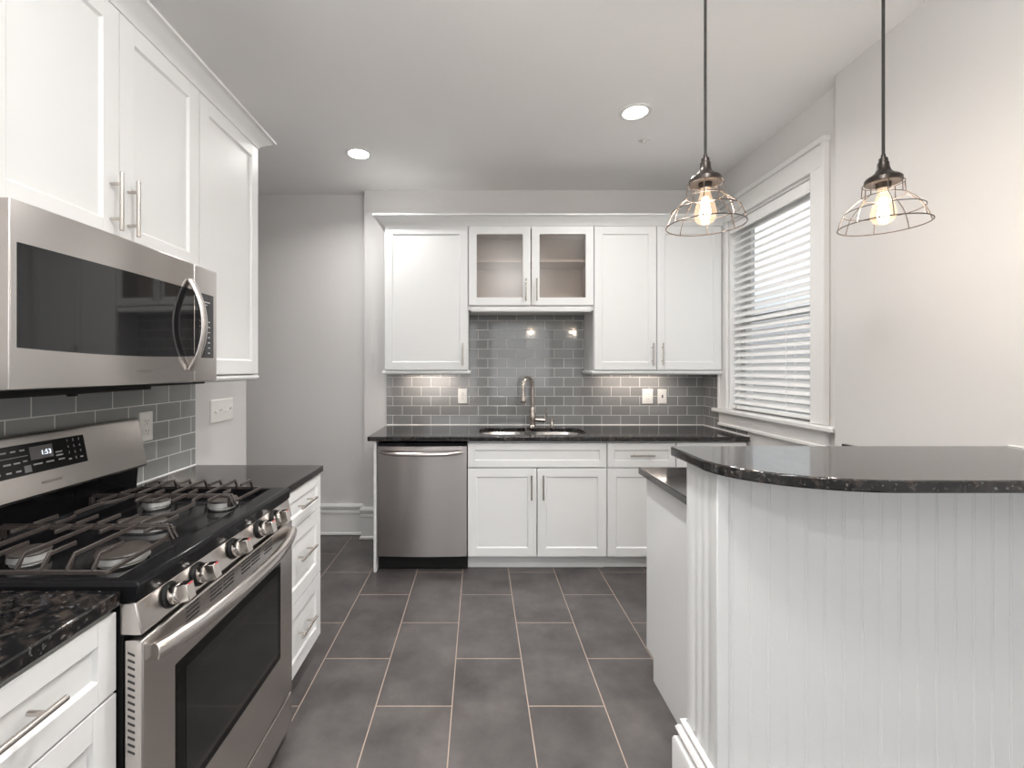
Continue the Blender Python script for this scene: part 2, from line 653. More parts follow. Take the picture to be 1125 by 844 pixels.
# tiled splashbacks
m = MB()
m.box(-0.742, RW - 0.009, TB, WB - 0.0005, 0.9155, 1.350)
m.box(-0.075, 0.868, TB, WB - 0.0005, 1.350, 1.80)
o = struct('trim_1', m, 'tile_back')
m = MB().box(WL + 0.0005, TL, 0.10, 2.17, 0.80, 1.3385)
m.box(WL + 0.0005, TL, 0.952, 1.708, 1.3385, 1.72)
o = struct('trim_2', m, 'tile_left')
m = MB().box(RW - 0.008, RW - 0.0005, 3.44, TB - 0.0005, 0.9155, 1.350)
m.box(RW - 0.008, RW - 0.0005, 3.10, 3.44, 0.9155, 0.948)
o = struct('trim_3', m, 'tile_right')

# ------------------------------------------------------------------ window in the right wall
win = bpy.data.objects.new('window_1', None)
win.location = (RW, 2.9, OZ0)
win['kind'] = 'structure'
COL.objects.link(win)
m = MB(XR(RW))
m.box(2.385, OY0, 0.0005, 0.022, OZ0 + 0.015, OZ1)
m.box(OY1, 3.432, 0.0005, 0.022, OZ0 + 0.015, OZ1)
m.box(2.375, 2.400, 0.0005, 0.034, OZ0 + 0.015, 2.57)
m.box(3.417, 3.436, 0.0005, 0.034, OZ0 + 0.015, 2.57)
m.box(2.400, 3.417, 0.0005, 0.022, OZ1, 2.548)
m.box(2.370, 3.442, 0.0005, 0.036, 2.548, 2.578)
m.build('window_casing', 'trim_white', win, bevel=0.003)
m = MB(XR(RW))
m.box(OY0, OY0 + 0.015, -0.165, 0.0, OZ0, OZ1)
m.box(OY1 - 0.015, OY1, -0.165, 0.0, OZ0, OZ1)
m.box(OY0 + 0.015, OY1 - 0.015, -0.165, 0.0, OZ1 - 0.015, OZ1)
m.box(OY0 + 0.015, OY1 - 0.015, -0.165, -0.01, OZ0, OZ0 + 0.012)
m.build('window_jamb', 'trim_white', win, bevel=0.001)
MB(XR(RW)).box(2.285, 3.475, -0.045, 0.060, 1.048, 1.074).build('window_stool', 'trim_white', win, bevel=0.006, seg=3)
m = MB(XR(RW))
m.box(2.372, 3.440, 0.0005, 0.020, 0.965, 1.048)
m.box(2.372, 3.440, 0.0005, 0.030, 0.950, 0.968)
m.build('window_apron', 'trim_white', win, bevel=0.003)


def sash(name, z0, z1, d, st, rt, rb):
    m = MB(XR(RW))
    y0, y1 = OY0 + 0.017, OY1 - 0.017
    m.box(y0, y0 + st, d - 0.03, d, z0, z1)
    m.box(y1 - st, y1, d - 0.03, d, z0, z1)
    m.box(y0 + st, y1 - st, d - 0.03, d, z0, z0 + rb)
    m.box(y0 + st, y1 - st, d - 0.03, d, z1 - rt, z1)
    s = m.build(name, 'trim_white', win, bevel=0.003)
    MB(XR(RW)).box(y0 + st, y1 - st, d - 0.017, d - 0.013, z0 + rb, z1 - rt).build('window_pane', 'window_glass', s)
    return s


sash('lower_sash', OZ0 + 0.014, 1.735, -0.085, 0.045, 0.035, 0.06)
sash('upper_sash', 1.70, OZ1 - 0.016, -0.120, 0.045, 0.045, 0.035)

# ------------------------------------------------------------------ mouldings helpers for cabinets
CROWN = lambda z0, h, p: [(0.0, z0), (0.004, z0), (0.008, z0 + 0.012), (p * 0.35, z0 + h * 0.42), (p * 0.72, z0 + h * 0.70), (p * 0.86, z0 + h * 0.80), (p, z0 + h * 0.84), (p, z0 + h), (0.0, z0 + h)]
RAIL = lambda z0, z1: [(-0.02, z0 + 0.002), (0.004, z0), (0.014, z0 + 0.006), (0.018, z0 + (z1 - z0) * 0.5), (0.014, z1 - 0.005), (0.006, z1), (-0.02, z1)]


def shaker(name, xf, u0, u1, w0, w1, parent, fw=0.057, th=0.020, rec=0.008, mat='cabinet_white', glass=None):
    """rail-and-stile front; its recessed centre panel stays in the same mesh"""
    m = MB(xf)
    m.box(u0, u0 + fw, -th, 0, w0, w1)
    m.box(u1 - fw, u1, -th, 0, w0, w1)
    m.box(u0 + fw, u1 - fw, -th, 0, w0, w0 + fw)
    m.box(u0 + fw, u1 - fw, -th, 0, w1 - fw, w1)
    if not glass:
        a, b, c, d = u0 + fw, u1 - fw, w0 + fw, w1 - fw
        e = 0.006
        m.loft([[(a, -0.0005, c), (b, -0.0005, c), (b, -0.0005, d), (a, -0.0005, d)],
                [(a + e, -rec, c + e), (b - e, -rec, c + e), (b - e, -rec, d - e), (a + e, -rec, d - e)]], False, True)
    o = m.build(name, mat, parent, bevel=0.0012)
    if glass:
        MB(xf).box(u0 + fw - 0.004, u1 - fw + 0.004, -0.013, -0.009, w0 + fw - 0.004, w1 - fw + 0.004).build('glass_pane', glass, o)
    return o


def pull(xf, u, w, parent, vertical=True, L=0.165, r=0.0058, out=0.032):
    """brushed nickel bar pull with two posts, centred at (u, w)"""
    m = MB(xf)
    h = L / 2
    if vertical:
        m.tube([(u, out, w - h), (u, out, w + h)], r, 12)
        for s in (-0.6, 0.6):
            m.tube([(u, 0.0003, w + s * h), (u, out, w + s * h)], r * 0.8, 10)
    else:
        m.tube([(u - h, out, w), (u + h, out, w)], r, 12)
        for s in (-0.6, 0.6):
            m.tube([(u + s * h, 0.0003, w), (u + s * h, out, w)], r * 0.8, 10)
    return m.build('handle', 'nickel', parent, bevel=0.001)


def box_carcass(parent, xf, u0, u1, depth, w0, w1, toe=0.0, top=True):
    """cabinet box whose front plane is d=-0.0215 behind the fronts; toe kick recessed"""
    m = MB(xf)
    m.box(u0, u1, -depth, -0.0215, w0 + toe, w1)
    if toe:
        m.box(u0, u1, -depth, -0.085, w0, w0 + toe)
    return m.build('cabinet_body', 'cabinet_white', parent, bevel=0.001)


# ------------------------------------------------------------------ left upper cabinets
XF = XL(-1.04)
ca = thing('wall_cabinet', (-1.2, 1.33, 1.73), 'white two-door wall cabinet mounted right above the microwave', 'cabinet', 'white wall cabinets along the left wall')
box_carcass(ca, XF, 0.952, 1.7115, 0.2975, 1.728, 2.405)
for a, b, hu in ((0.954, 1.3295, 1.298), (1.3325, 1.7095, 1.362)):
    d = shaker('door', XF, a, b, 1.730, 2.403, ca)
    pull(XF, hu, 1.842, d)
cb_ = thing('wall_cabinet', (-1.2, 1.94, 1.32), 'tall narrow white wall cabinet right of the microwave, ending the left run', 'cabinet', 'white wall cabinets along the left wall')
box_carcass(cb_, XF, 1.7135, 2.168, 0.2975, 1.344, 2.405)
d = shaker('door', XF, 1.7155, 2.166, 1.347, 2.403, cb_)
pull(XF, 1.748, 1.47, d)
MB().sweep([(-1.0615, 1.7145), (-1.0615, 2.168), (-1.3375, 2.168)], RAIL(1.315, 1.3438)).build('light_rail', 'cabinet_white', cb_)
MB().box(-1.30, -1.06, 1.73, 2.15, 1.333, 1.3438).build('bottom_panel', 'cabinet_white', cb_)
o = MB().sweep([(-1.043, 0.95), (-1.043, 2.169), (-1.3375, 2.169)], CROWN(2.4055, 0.058, 0.062)).build('crown_moulding', 'cabinet_white', origin=(-1.2, 1.55, 2.4055))
tag(o, 'white crown moulding along the top of the left wall cabinets above the microwave', 'moulding')

# ------------------------------------------------------------------ back upper cabinets
XF = YB(3.38)
GRP = 'white wall cabinets on the back wall'
cl = thing('wall_cabinet', (-0.385, 3.54, 1.325), 'white single-door wall cabinet above the dishwasher', 'cabinet', GRP)
box_carcass(cl, XF, -0.695, -0.0765, 0.318, 1.357, 2.4185)
d = shaker('door', XF, -0.692, -0.083, 1.360, 2.416, cl)
pull(XF, -0.117, 1.475, d)
MB().sweep([(-0.695, 3.697), (-0.695, 3.4015), (-0.0765, 3.4015), (-0.0765, 3.697)], RAIL(1.326, 1.3565)).build('light_rail', 'cabinet_white', cl)
MB().box(-0.67, -0.10, 3.44, 3.69, 1.345, 1.3565).build('bottom_panel', 'cabinet_white', cl)

cg = thing('wall_cabinet', (0.385, 3.54, 1.785), 'short white wall cabinet with two glass doors above the sink', 'cabinet', GRP)
m = MB(XF)
u0, u1, w0, w1 = -0.0755, 0.8465, 1.832, 2.4185
m.box(u0, u0 + 0.016, -0.318, -0.0215, w0, w1)
m.box(u1 - 0.016, u1, -0.318, -0.0215, w0, w1)
m.box(u0 + 0.016, u1 - 0.016, -0.318, -0.0215, w0, w0 + 0.016)
m.box(u0 + 0.016, u1 - 0.016, -0.318, -0.0215, w1 - 0.016, w1)
m.box(u0 + 0.016, u1 - 0.016, -0.318, -0.308, w0 + 0.016, w1 - 0.016)
m.build('cabinet_body', 'cabinet_inside', cg)
MB(XF).box(u0 + 0.017, u1 - 0.017, -0.300, -0.05, 2.165, 2.183).build('shelf', 'cabinet_inside', cg, bevel=0.001)
for a, b, hu in ((-0.073, 0.3815, 0.345), (0.3895, 0.8440, 0.425)):
    d = shaker('door', XF, a, b, 1.836, 2.416, cg, glass='cabinet_glass')
    pull(XF, hu, 1.946, d)
m = MB()
m.sweep([(-0.0555, 3.4015), (0.8265, 3.4015)], RAIL(1.786, 1.8315))
m.box(-0.0755, 0.8465, 3.402, 3.42, 1.800, 1.8315)
m.build('light_rail', 'cabinet_white', cg)

cr = thing('wall_cabinet', (1.32, 3.54, 1.325), 'wide white two-door wall cabinet beside the window, in the right corner', 'cabinet', GRP)
box_carcass(cr, XF, 0.8475, 1.797, 0.318, 1.357, 2.4185)
for a, b, hu in ((0.851, 1.3065, 1.275), (1.3125, 1.785, 1.346)):
    d = shaker('door', XF, a, b, 1.360, 2.416, cr)
    pull(XF, hu, 1.475, d)
MB().sweep([(0.8475, 3.697), (0.8475, 3.4015), (1.797, 3.4015)], RAIL(1.326, 1.3565)).build('light_rail', 'cabinet_white', cr)
MB().box(0.87, 1.78, 3.44, 3.69, 1.345, 1.3565).build('bottom_panel', 'cabinet_white', cr)
o = MB().sweep([(-0.6955, 3.70), (-0.6955, 3.383), (1.805, 3.383)], CROWN(2.419, 0.070, 0.070)).build('crown_moulding', 'cabinet_white', origin=(0.55, 3.5, 2.419))
tag(o, 'long white crown moulding along the top of the back wall cabinets', 'moulding')

# ------------------------------------------------------------------ left base cabinets
XF = XL(-0.742)
GRP = 'white drawer cabinets beside the range'
c1 = thing('base_cabinet', (-1.04, 0.715, 0), 'white drawer cabinet in the near left corner before the range', 'cabinet', GRP)
box_carcass(c1, XF, 0.485, 0.943, 0.585, 0.0, 0.8845, toe=0.10)
d = shaker('drawer', XF, 0.487, 0.941, 0.7125, 0.872, c1, fw=0.045)
pull(XF, 0.70, 0.803, d, False, L=0.185)
d = shaker('drawer', XF, 0.487, 0.941, 0.418, 0.7065, c1)
pull(XF, 0.71, 0.655, d, False, L=0.185)
d = shaker('drawer', XF, 0.487, 0.941, 0.125, 0.412, c1)
pull(XF, 0.71, 0.29, d, False, L=0.185)
c2 = thing('base_cabinet', (-1.04, 1.94, 0), 'white three-drawer cabinet at the far side of the range', 'cabinet', GRP)
box_carcass(c2, XF, 1.718, 2.157, 0.585, 0.0, 0.8845, toe=0.10)
for (a, b, hw, fw) in ((0.7265, 0.877, 0.805, 0.042), (0.4215, 0.7205, 0.595, 0.057), (0.130, 0.4155, 0.285, 0.057)):
    d = shaker('drawer', XF, 1.720, 2.155, a, b, c2, fw=fw)
    pull(XF, 1.935, hw, d, False, L=0.165)

# ------------------------------------------------------------------ back base cabinets
XF = YB(3.09)
GRP = 'white base cabinets along the back wall'
cs = thing('base_cabinet', (0.392, 3.4, 0), 'white two-door base cabinet under the sink', 'cabinet', GRP)
m = MB(XF)   # open-topped carcass so the sink bowls hang free inside it
u0, u1 = -0.075, 0.861
m.box(u0, u0 + 0.018, -0.60, -0.0215, 0.10, 0.880)
m.box(u1 - 0.018, u1, -0.60, -0.0215, 0.10, 0.880)
m.box(u0 + 0.018, u1 - 0.018, -0.60, -0.0215, 0.10, 0.118)
m.box(u0 + 0.018, u1 - 0.018, -0.60, -0.59, 0.118, 0.880)
m.box(u0 + 0.018, u1 - 0.018, -0.040, -0.0215, 0.70, 0.880)
m.box(u0, u1, -0.10, -0.078, 0.0, 0.10)
m.build('cabinet_body', 'cabinet_white', cs, bevel=0.001)
shaker('false_front', XF, -0.073, 0.858, 0.706, 0.866, cs, fw=0.045)
for a, b, hu in ((-0.073, 0.3885, 0.352), (0.3945, 0.858, 0.431)):
    d = shaker('door', XF, a, b, 0.106, 0.698, cs)
    pull(XF, hu, 0.575, d)
cd_ = thing('base_cabinet', (1.093, 3.4, 0), 'white base cabinet with one drawer over a door, right of the sink cabinet', 'cabinet', GRP)
box_carcass(cd_, XF, 0.863, 1.325, 0.60, 0.0, 0.8845, toe=0.10)
d = shaker('drawer', XF, 0.866, 1.322, 0.706, 0.866, cd_, fw=0.045)
pull(XF, 1.093, 0.787, d, False)
d = shaker('door', XF, 0.866, 1.322, 0.106, 0.698, cd_)
pull(XF, 1.285, 0.575, d)
cf = thing('base_cabinet', (1.56, 3.4, 0), 'white corner base cabinet with plain filler front, under the right end of the back counter', 'cabinet', GRP)
box_carcass(cf, XF, 1.327, 1.800, 0.60, 0.0, 0.8845, toe=0.10)
m = MB(XF)
m.box(1.330, 1.800, -0.020, 0, 0.106, 0.872)
m.build('front_panel', 'cabinet_white', cf, bevel=0.0012)
o = MB().box(-0.706, -0.688, 3.085, 3.69, 0.001, 0.8845).build('end_panel', 'cabinet_white', origin=(-0.697, 3.39, 0.001), bevel=0.0012)
tag(o, 'thin white panel standing on the floor at the left side of the dishwasher', 'panel')

# ------------------------------------------------------------------ countertops


def slab(name, outline, z0, z1, hole=None, label='', cat='countertop', bevel=0.004, origin=None):
    bm = bmesh.new()

    def loop(pts):
        vs = [bm.verts.new((p[0], p[1], z0)) for p in pts]
        return [bm.edges.new((vs[i], vs[(i + 1) % len(vs)])) for i in range(len(vs))]
    ed = loop(outline)
    if hole:
        ed += loop(hole)
    r = bmesh.ops.triangle_fill(bm, edges=ed, use_beauty=True)
    fs = [g for g in bm.faces]
    ex = bmesh.ops.extrude_face_region(bm, geom=fs)
    bmesh.ops.translate(bm, vec=(0, 0, z1 - z0), verts=[g for g in ex['geom'] if isinstance(g, bmesh.types.BMVert)])
    bmesh.ops.recalc_face_normals(bm, faces=bm.faces)
    bmesh.ops.dissolve_limit(bm, angle_limit=0.01, verts=bm.verts, edges=bm.edges)
    m = MB()
    m.bm.free()
    m.bm = bm
    xs = [p[0] for p in outline]
    ys = [p[1] for p in outline]
    o = m.build(name, 'granite_black', origin=origin or ((min(xs) + max(xs)) / 2, (min(ys) + max(ys)) / 2, z0), bevel=bevel, seg=3)
    tag(o, label, cat)
    return o


SX0, SX1, SY0, SY1 = 0.005, 0.765, 3.165, 3.530
hole = [(p[0], p[1]) for p in rrect(SX0, SX1, SY0, SY1, 0.12, 0, 8)]
slab('countertop', [(-0.743, 3.06), (1.806, 3.06), (1.806, 3.699), (-0.743, 3.699)], 0.885, 0.915, hole,
     'long black granite countertop along the back wall holding the sink')
slab('countertop', [(-1.337, 0.40), (-0.733, 0.40), (-0.733, 0.945), (-1.337, 0.945)], 0.885, 0.915, None,
     'black granite countertop in the near left corner before the range')
slab('countertop', [(-1.337, 1.714), (-0.733, 1.714), (-0.733, 2.170), (-1.337, 2.170)], 0.885, 0.915, None,
     'short black granite countertop at the far side of the range')
m = MB()
m.tube([(-0.74, 3.697, 0.9165), (1.803, 3.697, 0.9165)], 0.0045, 8)
m.build('trim_4', 'caulk', kind='structure')
m = MB()
m.tube([(1.805, 3.695, 0.9165), (1.805, 3.07, 0.9165)], 0.0045, 8)
m.build('trim_5', 'caulk', kind='structure')
m = MB()
m.tube([(-1.336, 1.716, 0.9165), (-1.336, 2.168, 0.9165)], 0.0035, 8)
m.build('trim_6', 'caulk', kind='structure')

# ------------------------------------------------------------------ sink, faucet, soap pump
sk = thing('kitchen_sink', (0.385, 3.3475, 0.70), 'stainless undermount double-bowl sink set into the back counter', 'sink')
m = MB()
m.loft([rrect(SX0 - 0.03, SX1 + 0.03, SY0 - 0.03, SY1 + 0.03, 0.14, 0.8838, 8), rrect(SX0 - 0.006, SX1 + 0.006, SY0 - 0.006, SY1 + 0.006, 0.125, 0.8838, 8),
        rrect(SX0 - 0.006, SX1 + 0.006, SY0 - 0.006, SY1 + 0.006, 0.125, 0.880, 8), rrect(SX0 - 0.03, SX1 + 0.03, SY0 - 0.03, SY1 + 0.03, 0.14, 0.880, 8)], False, False)
m.build('rim', 'stainless_sink', sk)
for a, b in ((SX0 - 0.006, 0.372), (0.398, SX1 + 0.006)):
    m = MB()
    y0, y1 = SY0 - 0.006, SY1 + 0.006
    m.loft([rrect(a, b, y0, y1, 0.115, 0.880, 8), rrect(a + 0.004, b - 0.004, y0 + 0.004, y1 - 0.004, 0.11, 0.868, 8),
            rrect(a + 0.012, b - 0.012, y0 + 0.012, y1 - 0.012, 0.10, 0.73, 8), rrect(a + 0.03, b - 0.03, y0 + 0.03, y1 - 0.03, 0.09, 0.712, 8),
            rrect(a + 0.13, b - 0.13, y0 + 0.13, y1 - 0.13, 0.04, 0.706, 8)], False, True)
    bo = m.build('bowl', 'stainless_sink', sk)
    MB().lathe([(0.0, 0.7065), (0.042, 0.7065), (0.042, 0.709), (0.034, 0.7085), (0.032, 0.7072), (0.0, 0.7072)], ((a + b) / 2, (y0 + y1) / 2, 0), cap=False).build('drain', 'chrome', bo)
m = MB().box(0.372, 0.398, SY0 + 0.05, SY1 - 0.05, 0.862, 0.8795)
m.build('divider', 'stainless_sink', sk, bevel=0.006, seg=3)

fx, fy = 0.420, 3.590
fc = thing('kitchen_faucet', (fx, fy, 0.915), 'brushed nickel pull-down kitchen faucet with tall arched spout behind the sink', 'faucet')
MB().lathe([(0.030, 0.9153), (0.030, 0.922), (0.024, 0.930), (0.023, 0.96), (0.027, 0.99), (0.025, 1.015), (0.019, 1.035), (0.021, 1.045), (0.019, 1.055), (0.015, 1.065), (0.0145, 1.07)],
           (fx, fy, 0)).build('body', 'faucet_nickel', fc)
path = [(fx, fy, 1.065), (fx, fy, 1.20)]
ca_, sa_ = math.cos(math.radians(232)), math.sin(math.radians(232))     # spout swings to the left and forward
R_ = 0.068
for k in range(0, 13):
    a = PI - PI * k / 12
    h = R_ + R_ * math.cos(a)
    path.append((fx + ca_ * h, fy + sa_ * h, 1.225 + R_ * 1.1 * math.sin(a)))
tx, ty = fx + ca_ * 2 * R_, fy + sa_ * 2 * R_
path.append((tx, ty, 1.205))
MB().tube(path, [0.0135] * (len(path) - 1) + [0.0125], 14).build('spout', 'faucet_nickel', fc)
MB().lathe([(0.013, 1.204), (0.0135, 1.195), (0.014, 1.175), (0.020, 1.135), (0.0215, 1.115), (0.019, 1.110), (0.0, 1.110)], (tx, ty, 0)).build('spray_head', 'faucet_nickel', fc)
m = MB()
m.tube([(fx + 0.02, fy, 0.972), (fx + 0.050, fy, 0.970), (fx + 0.085, fy - 0.004, 0.966), (fx + 0.100, fy - 0.006, 0.965)], [0.015, 0.017, 0.019, 0.014], 14)
m.tube([(fx + 0.088, fy - 0.005, 0.970), (fx + 0.106, fy - 0.010, 0.985), (fx + 0.106, fy - 0.014, 1.01), (fx + 0.098, fy - 0.016, 1.04), (fx + 0.100, fy - 0.018, 1.062), (fx + 0.108, fy - 0.02, 1.070)],
       [0.006, 0.0065, 0.006, 0.005, 0.0045, 0.004], 10)
m.build('lever_handle', 'faucet_nickel', fc)
sp_ = thing('soap_dispenser', (0.572, 3.592, 0.915), 'small nickel soap dispenser pump right of the faucet', 'soap dispenser')
MB().lathe([(0.019, 0.9153), (0.019, 0.919), (0.013, 0.923), (0.012, 0.945), (0.009, 0.950), (0.008, 0.965)], (0.572, 3.592, 0)).build('base', 'faucet_nickel', sp_)
m = MB().lathe([(0.016, 0.963), (0.017, 0.968), (0.016, 0.977), (0.008, 0.981)], (0.572, 3.592, 0))
m.tube([(0.572, 3.592, 0.971), (0.595, 3.575, 0.970), (0.604, 3.568, 0.966)], [0.006, 0.005, 0.0045], 8)
m.build('pump_head', 'faucet_nickel', sp_)

# ------------------------------------------------------------------ dishwasher
dw = thing('dishwasher', (-0.381, 3.38, 0), 'stainless steel dishwasher built in under the left end of the back counter', 'dishwasher')
MB().box(-0.682, -0.080, 3.12, 3.67, 0.10, 0.868).build('tub', 'black_matte', dw)
n = 16
front = []
for k in range(n + 1):
    t = k / n
    front.append((-0.683 + 0.603 * t, 3.093 - 0.012 * (1 - (2 * t - 1) ** 2)))
pts = [(x, y, 0.105) for x, y in front] + [(-0.080, 3.119, 0.105), (-0.683, 3.119, 0.105)]
door = MB().prism(pts, (0, 0, 0.742)).build('door', 'stainless_dark', dw, bevel=0.002)
MB().box(-0.68, -0.083, 3.10, 3.14, 0.8475, 0.868).build('control_strip', 'black_gloss', dw, bevel=0.002)
path, rr = [], []
for k in range(17):
    t = k / 16
    s = 1 - (2 * t - 1) ** 2
    path.append((-0.655 + 0.548 * t, 3.072 - 0.044 * min(1, s * 1.6) - 0.008 * s, 0.811 - 0.006 * s))
    rr.append(0.020 if 0 < k < 16 else 0.015)
MB().tube(path, rr, 14, rz=0.75).build('handle', 'stainless', door)
MB().box(-0.680, -0.082, 3.135, 3.66, 0.004, 0.0995).build('kick_plate', 'black_matte', dw, bevel=0.003)

# ------------------------------------------------------------------ gas range
RY0, RY1 = 0.9475, 1.7115
rg = thing('gas_range', (-1.0, 1.33, 0), 'stainless steel gas range with five knobs and black grates, standing below the microwave', 'stove')
m = MB().box(-1.325, -0.735, RY0 + 0.002, RY1 - 0.002, 0.03, 0.886)
m.build('range_body', 'black_matte', rg)
for x in (-1.28, -0.80):
    for y in (RY0 + 0.05, RY1 - 0.05):
        MB().lathe([(0.018, 0.001), (0.018, 0.01), (0.010, 0.012), (0.010, 0.035)], (x, y, 0), seg=12).build('foot', 'black_matte', rg)
# cooktop: tray with raised rim
m = MB()
x0, x1 = -1.272, -0.700
outer = [(x0, RY0, 0.887), (x1 - 0.004, RY0, 0.887), (x1 - 0.004, RY1, 0.887), (x0, RY1, 0.887)]
m.loft([outer,
        [(x0, RY0, 0.920), (x1, RY0, 0.920), (x1, RY1, 0.920), (x0, RY1, 0.920)],
        [(x0, RY0 + 0.006, 0.929), (x1 - 0.010, RY0 + 0.006, 0.929), (x1 - 0.010, RY1 - 0.006, 0.929), (x0, RY1 - 0.006, 0.929)],
        [(x0 + 0.02, RY0 + 0.024, 0.929), (x1 - 0.066, RY0 + 0.024, 0.929), (x1 - 0.066, RY1 - 0.024, 0.929), (x0 + 0.02, RY1 - 0.024, 0.929)],
        [(x0 + 0.035, RY0 + 0.040, 0.904), (x1 - 0.080, RY0 + 0.040, 0.904), (x1 - 0.080, RY1 - 0.040, 0.904), (x0 + 0.035, RY1 - 0.040, 0.904)]], True, True)
m.build('cooktop', 'black_enamel', rg, bevel=0.003, angle=25)
# control panel (stainless, slightly raked)
m = MB().prism([(-0.742, RY0 + 0.001, 0.886), (-0.708, RY0 + 0.001, 0.886), (-0.695, RY0 + 0.001, 0.822), (-0.698, RY0 + 0.001, 0.818), (-0.742, RY0 + 0.001, 0.818)], (0, RY1 - RY0 - 0.002, 0))
cp = m.build('control_panel', 'stainless', rg, bevel=0.0025)
# knobs
nx, nz = 0.980, 0.199
ax = Vector((nx, 0, nz)).normalized()


def knob(y, first=None):
    c = Vector((-0.7025, y, 0.856))
    if first is not None:
        k = copy_tree(first, rg)
        k.location = (c.x - rg.location.x, c.y - rg.location.y, c.z)
        return k
    mm = MB().lathe([(0.0235, 0.008), (0.024, 0.011), (0.023, 0.026), (0.0215, 0.029), (0.0, 0.029)], (0, 0, 0), ax, 28)
    mm.lathe([(0.0215, 0.008), (0.0, 0.008)], (0, 0, 0), ax, 28, cap=False)
    e1 = Vector((-nz, 0, nx)).normalized()
    e2 = Vector((0, 1, 0))
    pr = []
    for a, b in ((-0.0145, -0.0205), (0.0145, -0.0205), (0.0145, 0.0205), (-0.0145, 0.0205)):
        pr.append(tuple(ax * 0.027 + e2 * a + e1 * b))
    pr2 = []
    for a, b in ((-0.0130, -0.0185), (0.0130, -0.0185), (0.0130, 0.0185), (-0.0130, 0.0185)):
        pr2.append(tuple(ax * 0.051 + e2 * a + e1 * b))
    mm.loft([pr, pr2])
    k = mm.build('knob', 'chrome', None, bevel=0.0018)
    k.parent = rg
    k.location = (c.x - rg.location.x, c.y - rg.location.y, c.z)
    s = MB().lathe([(0.0285, 0.001), (0.0290, 0.003), (0.0265, 0.0085), (0.0, 0.0085)], (0, 0, 0), ax, 28).build('bezel', 'black_matte', None)
    s.parent = k
    r_ = MB()
    q = [tuple(ax * 0.0502 + e2 * a + e1 * b) for a, b in ((-0.0085, 0.0160), (0.0085, 0.0160), (0.0085, 0.0184), (-0.0085, 0.0184))]
    r_.prism(q, tuple(ax * 0.0012))
    s2 = r_.build('red_indicator', 'red_mark', None)
    s2.parent = k
    return k


k0 = None
for y in (1.045, 1.150, 1.312, 1.470, 1.578):
    k = knob(y, k0)
    k0 = k0 or k
# oven door
DX = -0.694
m = MB().box(-0.733, DX, RY0 + 0.001, RY1 - 0.001, 0.178, 0.808)
door = m.build('oven_door', 'stainless', rg, bevel=0.004, seg=3)
MB().box(DX - 0.002, DX + 0.0012, 1.052, 1.608, 0.357, 0.692).build('door_glass', 'oven_glass', door, bevel=0.0008)
MB().box(DX + 0.0008, DX + 0.0020, 1.088, 1.582, 0.380, 0.664).build('viewing_pane', 'oven_glass_inner', door)
path, rr = [], []
for k in range(21):
    t = k / 20
    s = 1 - abs(2 * t - 1) ** 2.6
    path.append((DX + 0.010 + 0.046 * s, RY0 + 0.022 + (RY1 - RY0 - 0.044) * t, 0.772))
    rr.append(0.0155)
MB().tube(path, rr, 16, rz=1.25).build('handle', 'stainless', door, bevel=0.002, angle=40)
for c in (1.085, 1.245, 1.400, 1.545):
    m = MB()
    for seg_ in (-0.030, 0.030):
        if c in (1.085,) and seg_ < 0:
            continue
        if c == 1.545 and seg_ > 0:
            continue
        for j in range(4):
            z = 0.767 + j * 0.0105
            m.box(DX - 0.002, DX + 0.0008, c + seg_ - 0.026, c + seg_ + 0.026, z, z + 0.0045)
    m.build('vent_slots', 'slot_dark', door)
m = MB()
for j in range(15):
    z = 0.785 - j * 0.0145
    m.prism([(-0.724, RY0 + 0.0002, z), (-0.710, RY0 + 0.0002, z - 0.006), (-0.710, RY0 + 0.0002, z - 0.010), (-0.724, RY0 + 0.0002, z - 0.004)], (0, 0.003, 0))
m.build('side_vents', 'slot_dark', door)
m = MB().box(-0.733, DX - 0.002, RY0 + 0.001, RY1 - 0.001, 0.052, 0.168)
m.build('storage_drawer', 'stainless', rg, bevel=0.003)
# backguard
m = MB().prism([(-1.330, RY0 + 0.004, 0.890), (-1.272, RY0 + 0.004, 0.890), (-1.262, RY0 + 0.004, 1.008), (-1.330, RY0 + 0.004, 1.008)], (0, RY1 - RY0 - 0.010, 0))
bg = m.build('backguard_riser', 'black_gloss', rg, bevel=0.002)
BX0, BZ0, BX1, BZ1 = -1.232, 1.018, -1.264, 1.176
m = MB().prism([(-1.328, RY0 + 0.002, 1.009), (-1.236, RY0 + 0.002, 1.009), (BX0, RY0 + 0.002, BZ0), (BX1, RY0 + 0.002, BZ1),
                (-1.268, RY0 + 0.002, 1.184), (-1.280, RY0 + 0.002, 1.188), (-1.328, RY0 + 0.002, 1.182)], (0, RY1 - RY0 - 0.004, 0))
bgp = m.build('backguard', 'stainless', rg, bevel=0.002, angle=20)
gl = math.hypot(BX1 - BX0, BZ1 - BZ0)


def bgxf(u, d, w):
    """u along y, w 0..1 up the slanted face, d outward"""
    t = w
    nxn, nzn = (BZ1 - BZ0) / gl, -(BX1 - BX0) / gl
    return (BX0 + (BX1 - BX0) * t + nxn * d, u, BZ0 + (BZ1 - BZ0) * t + nzn * d)


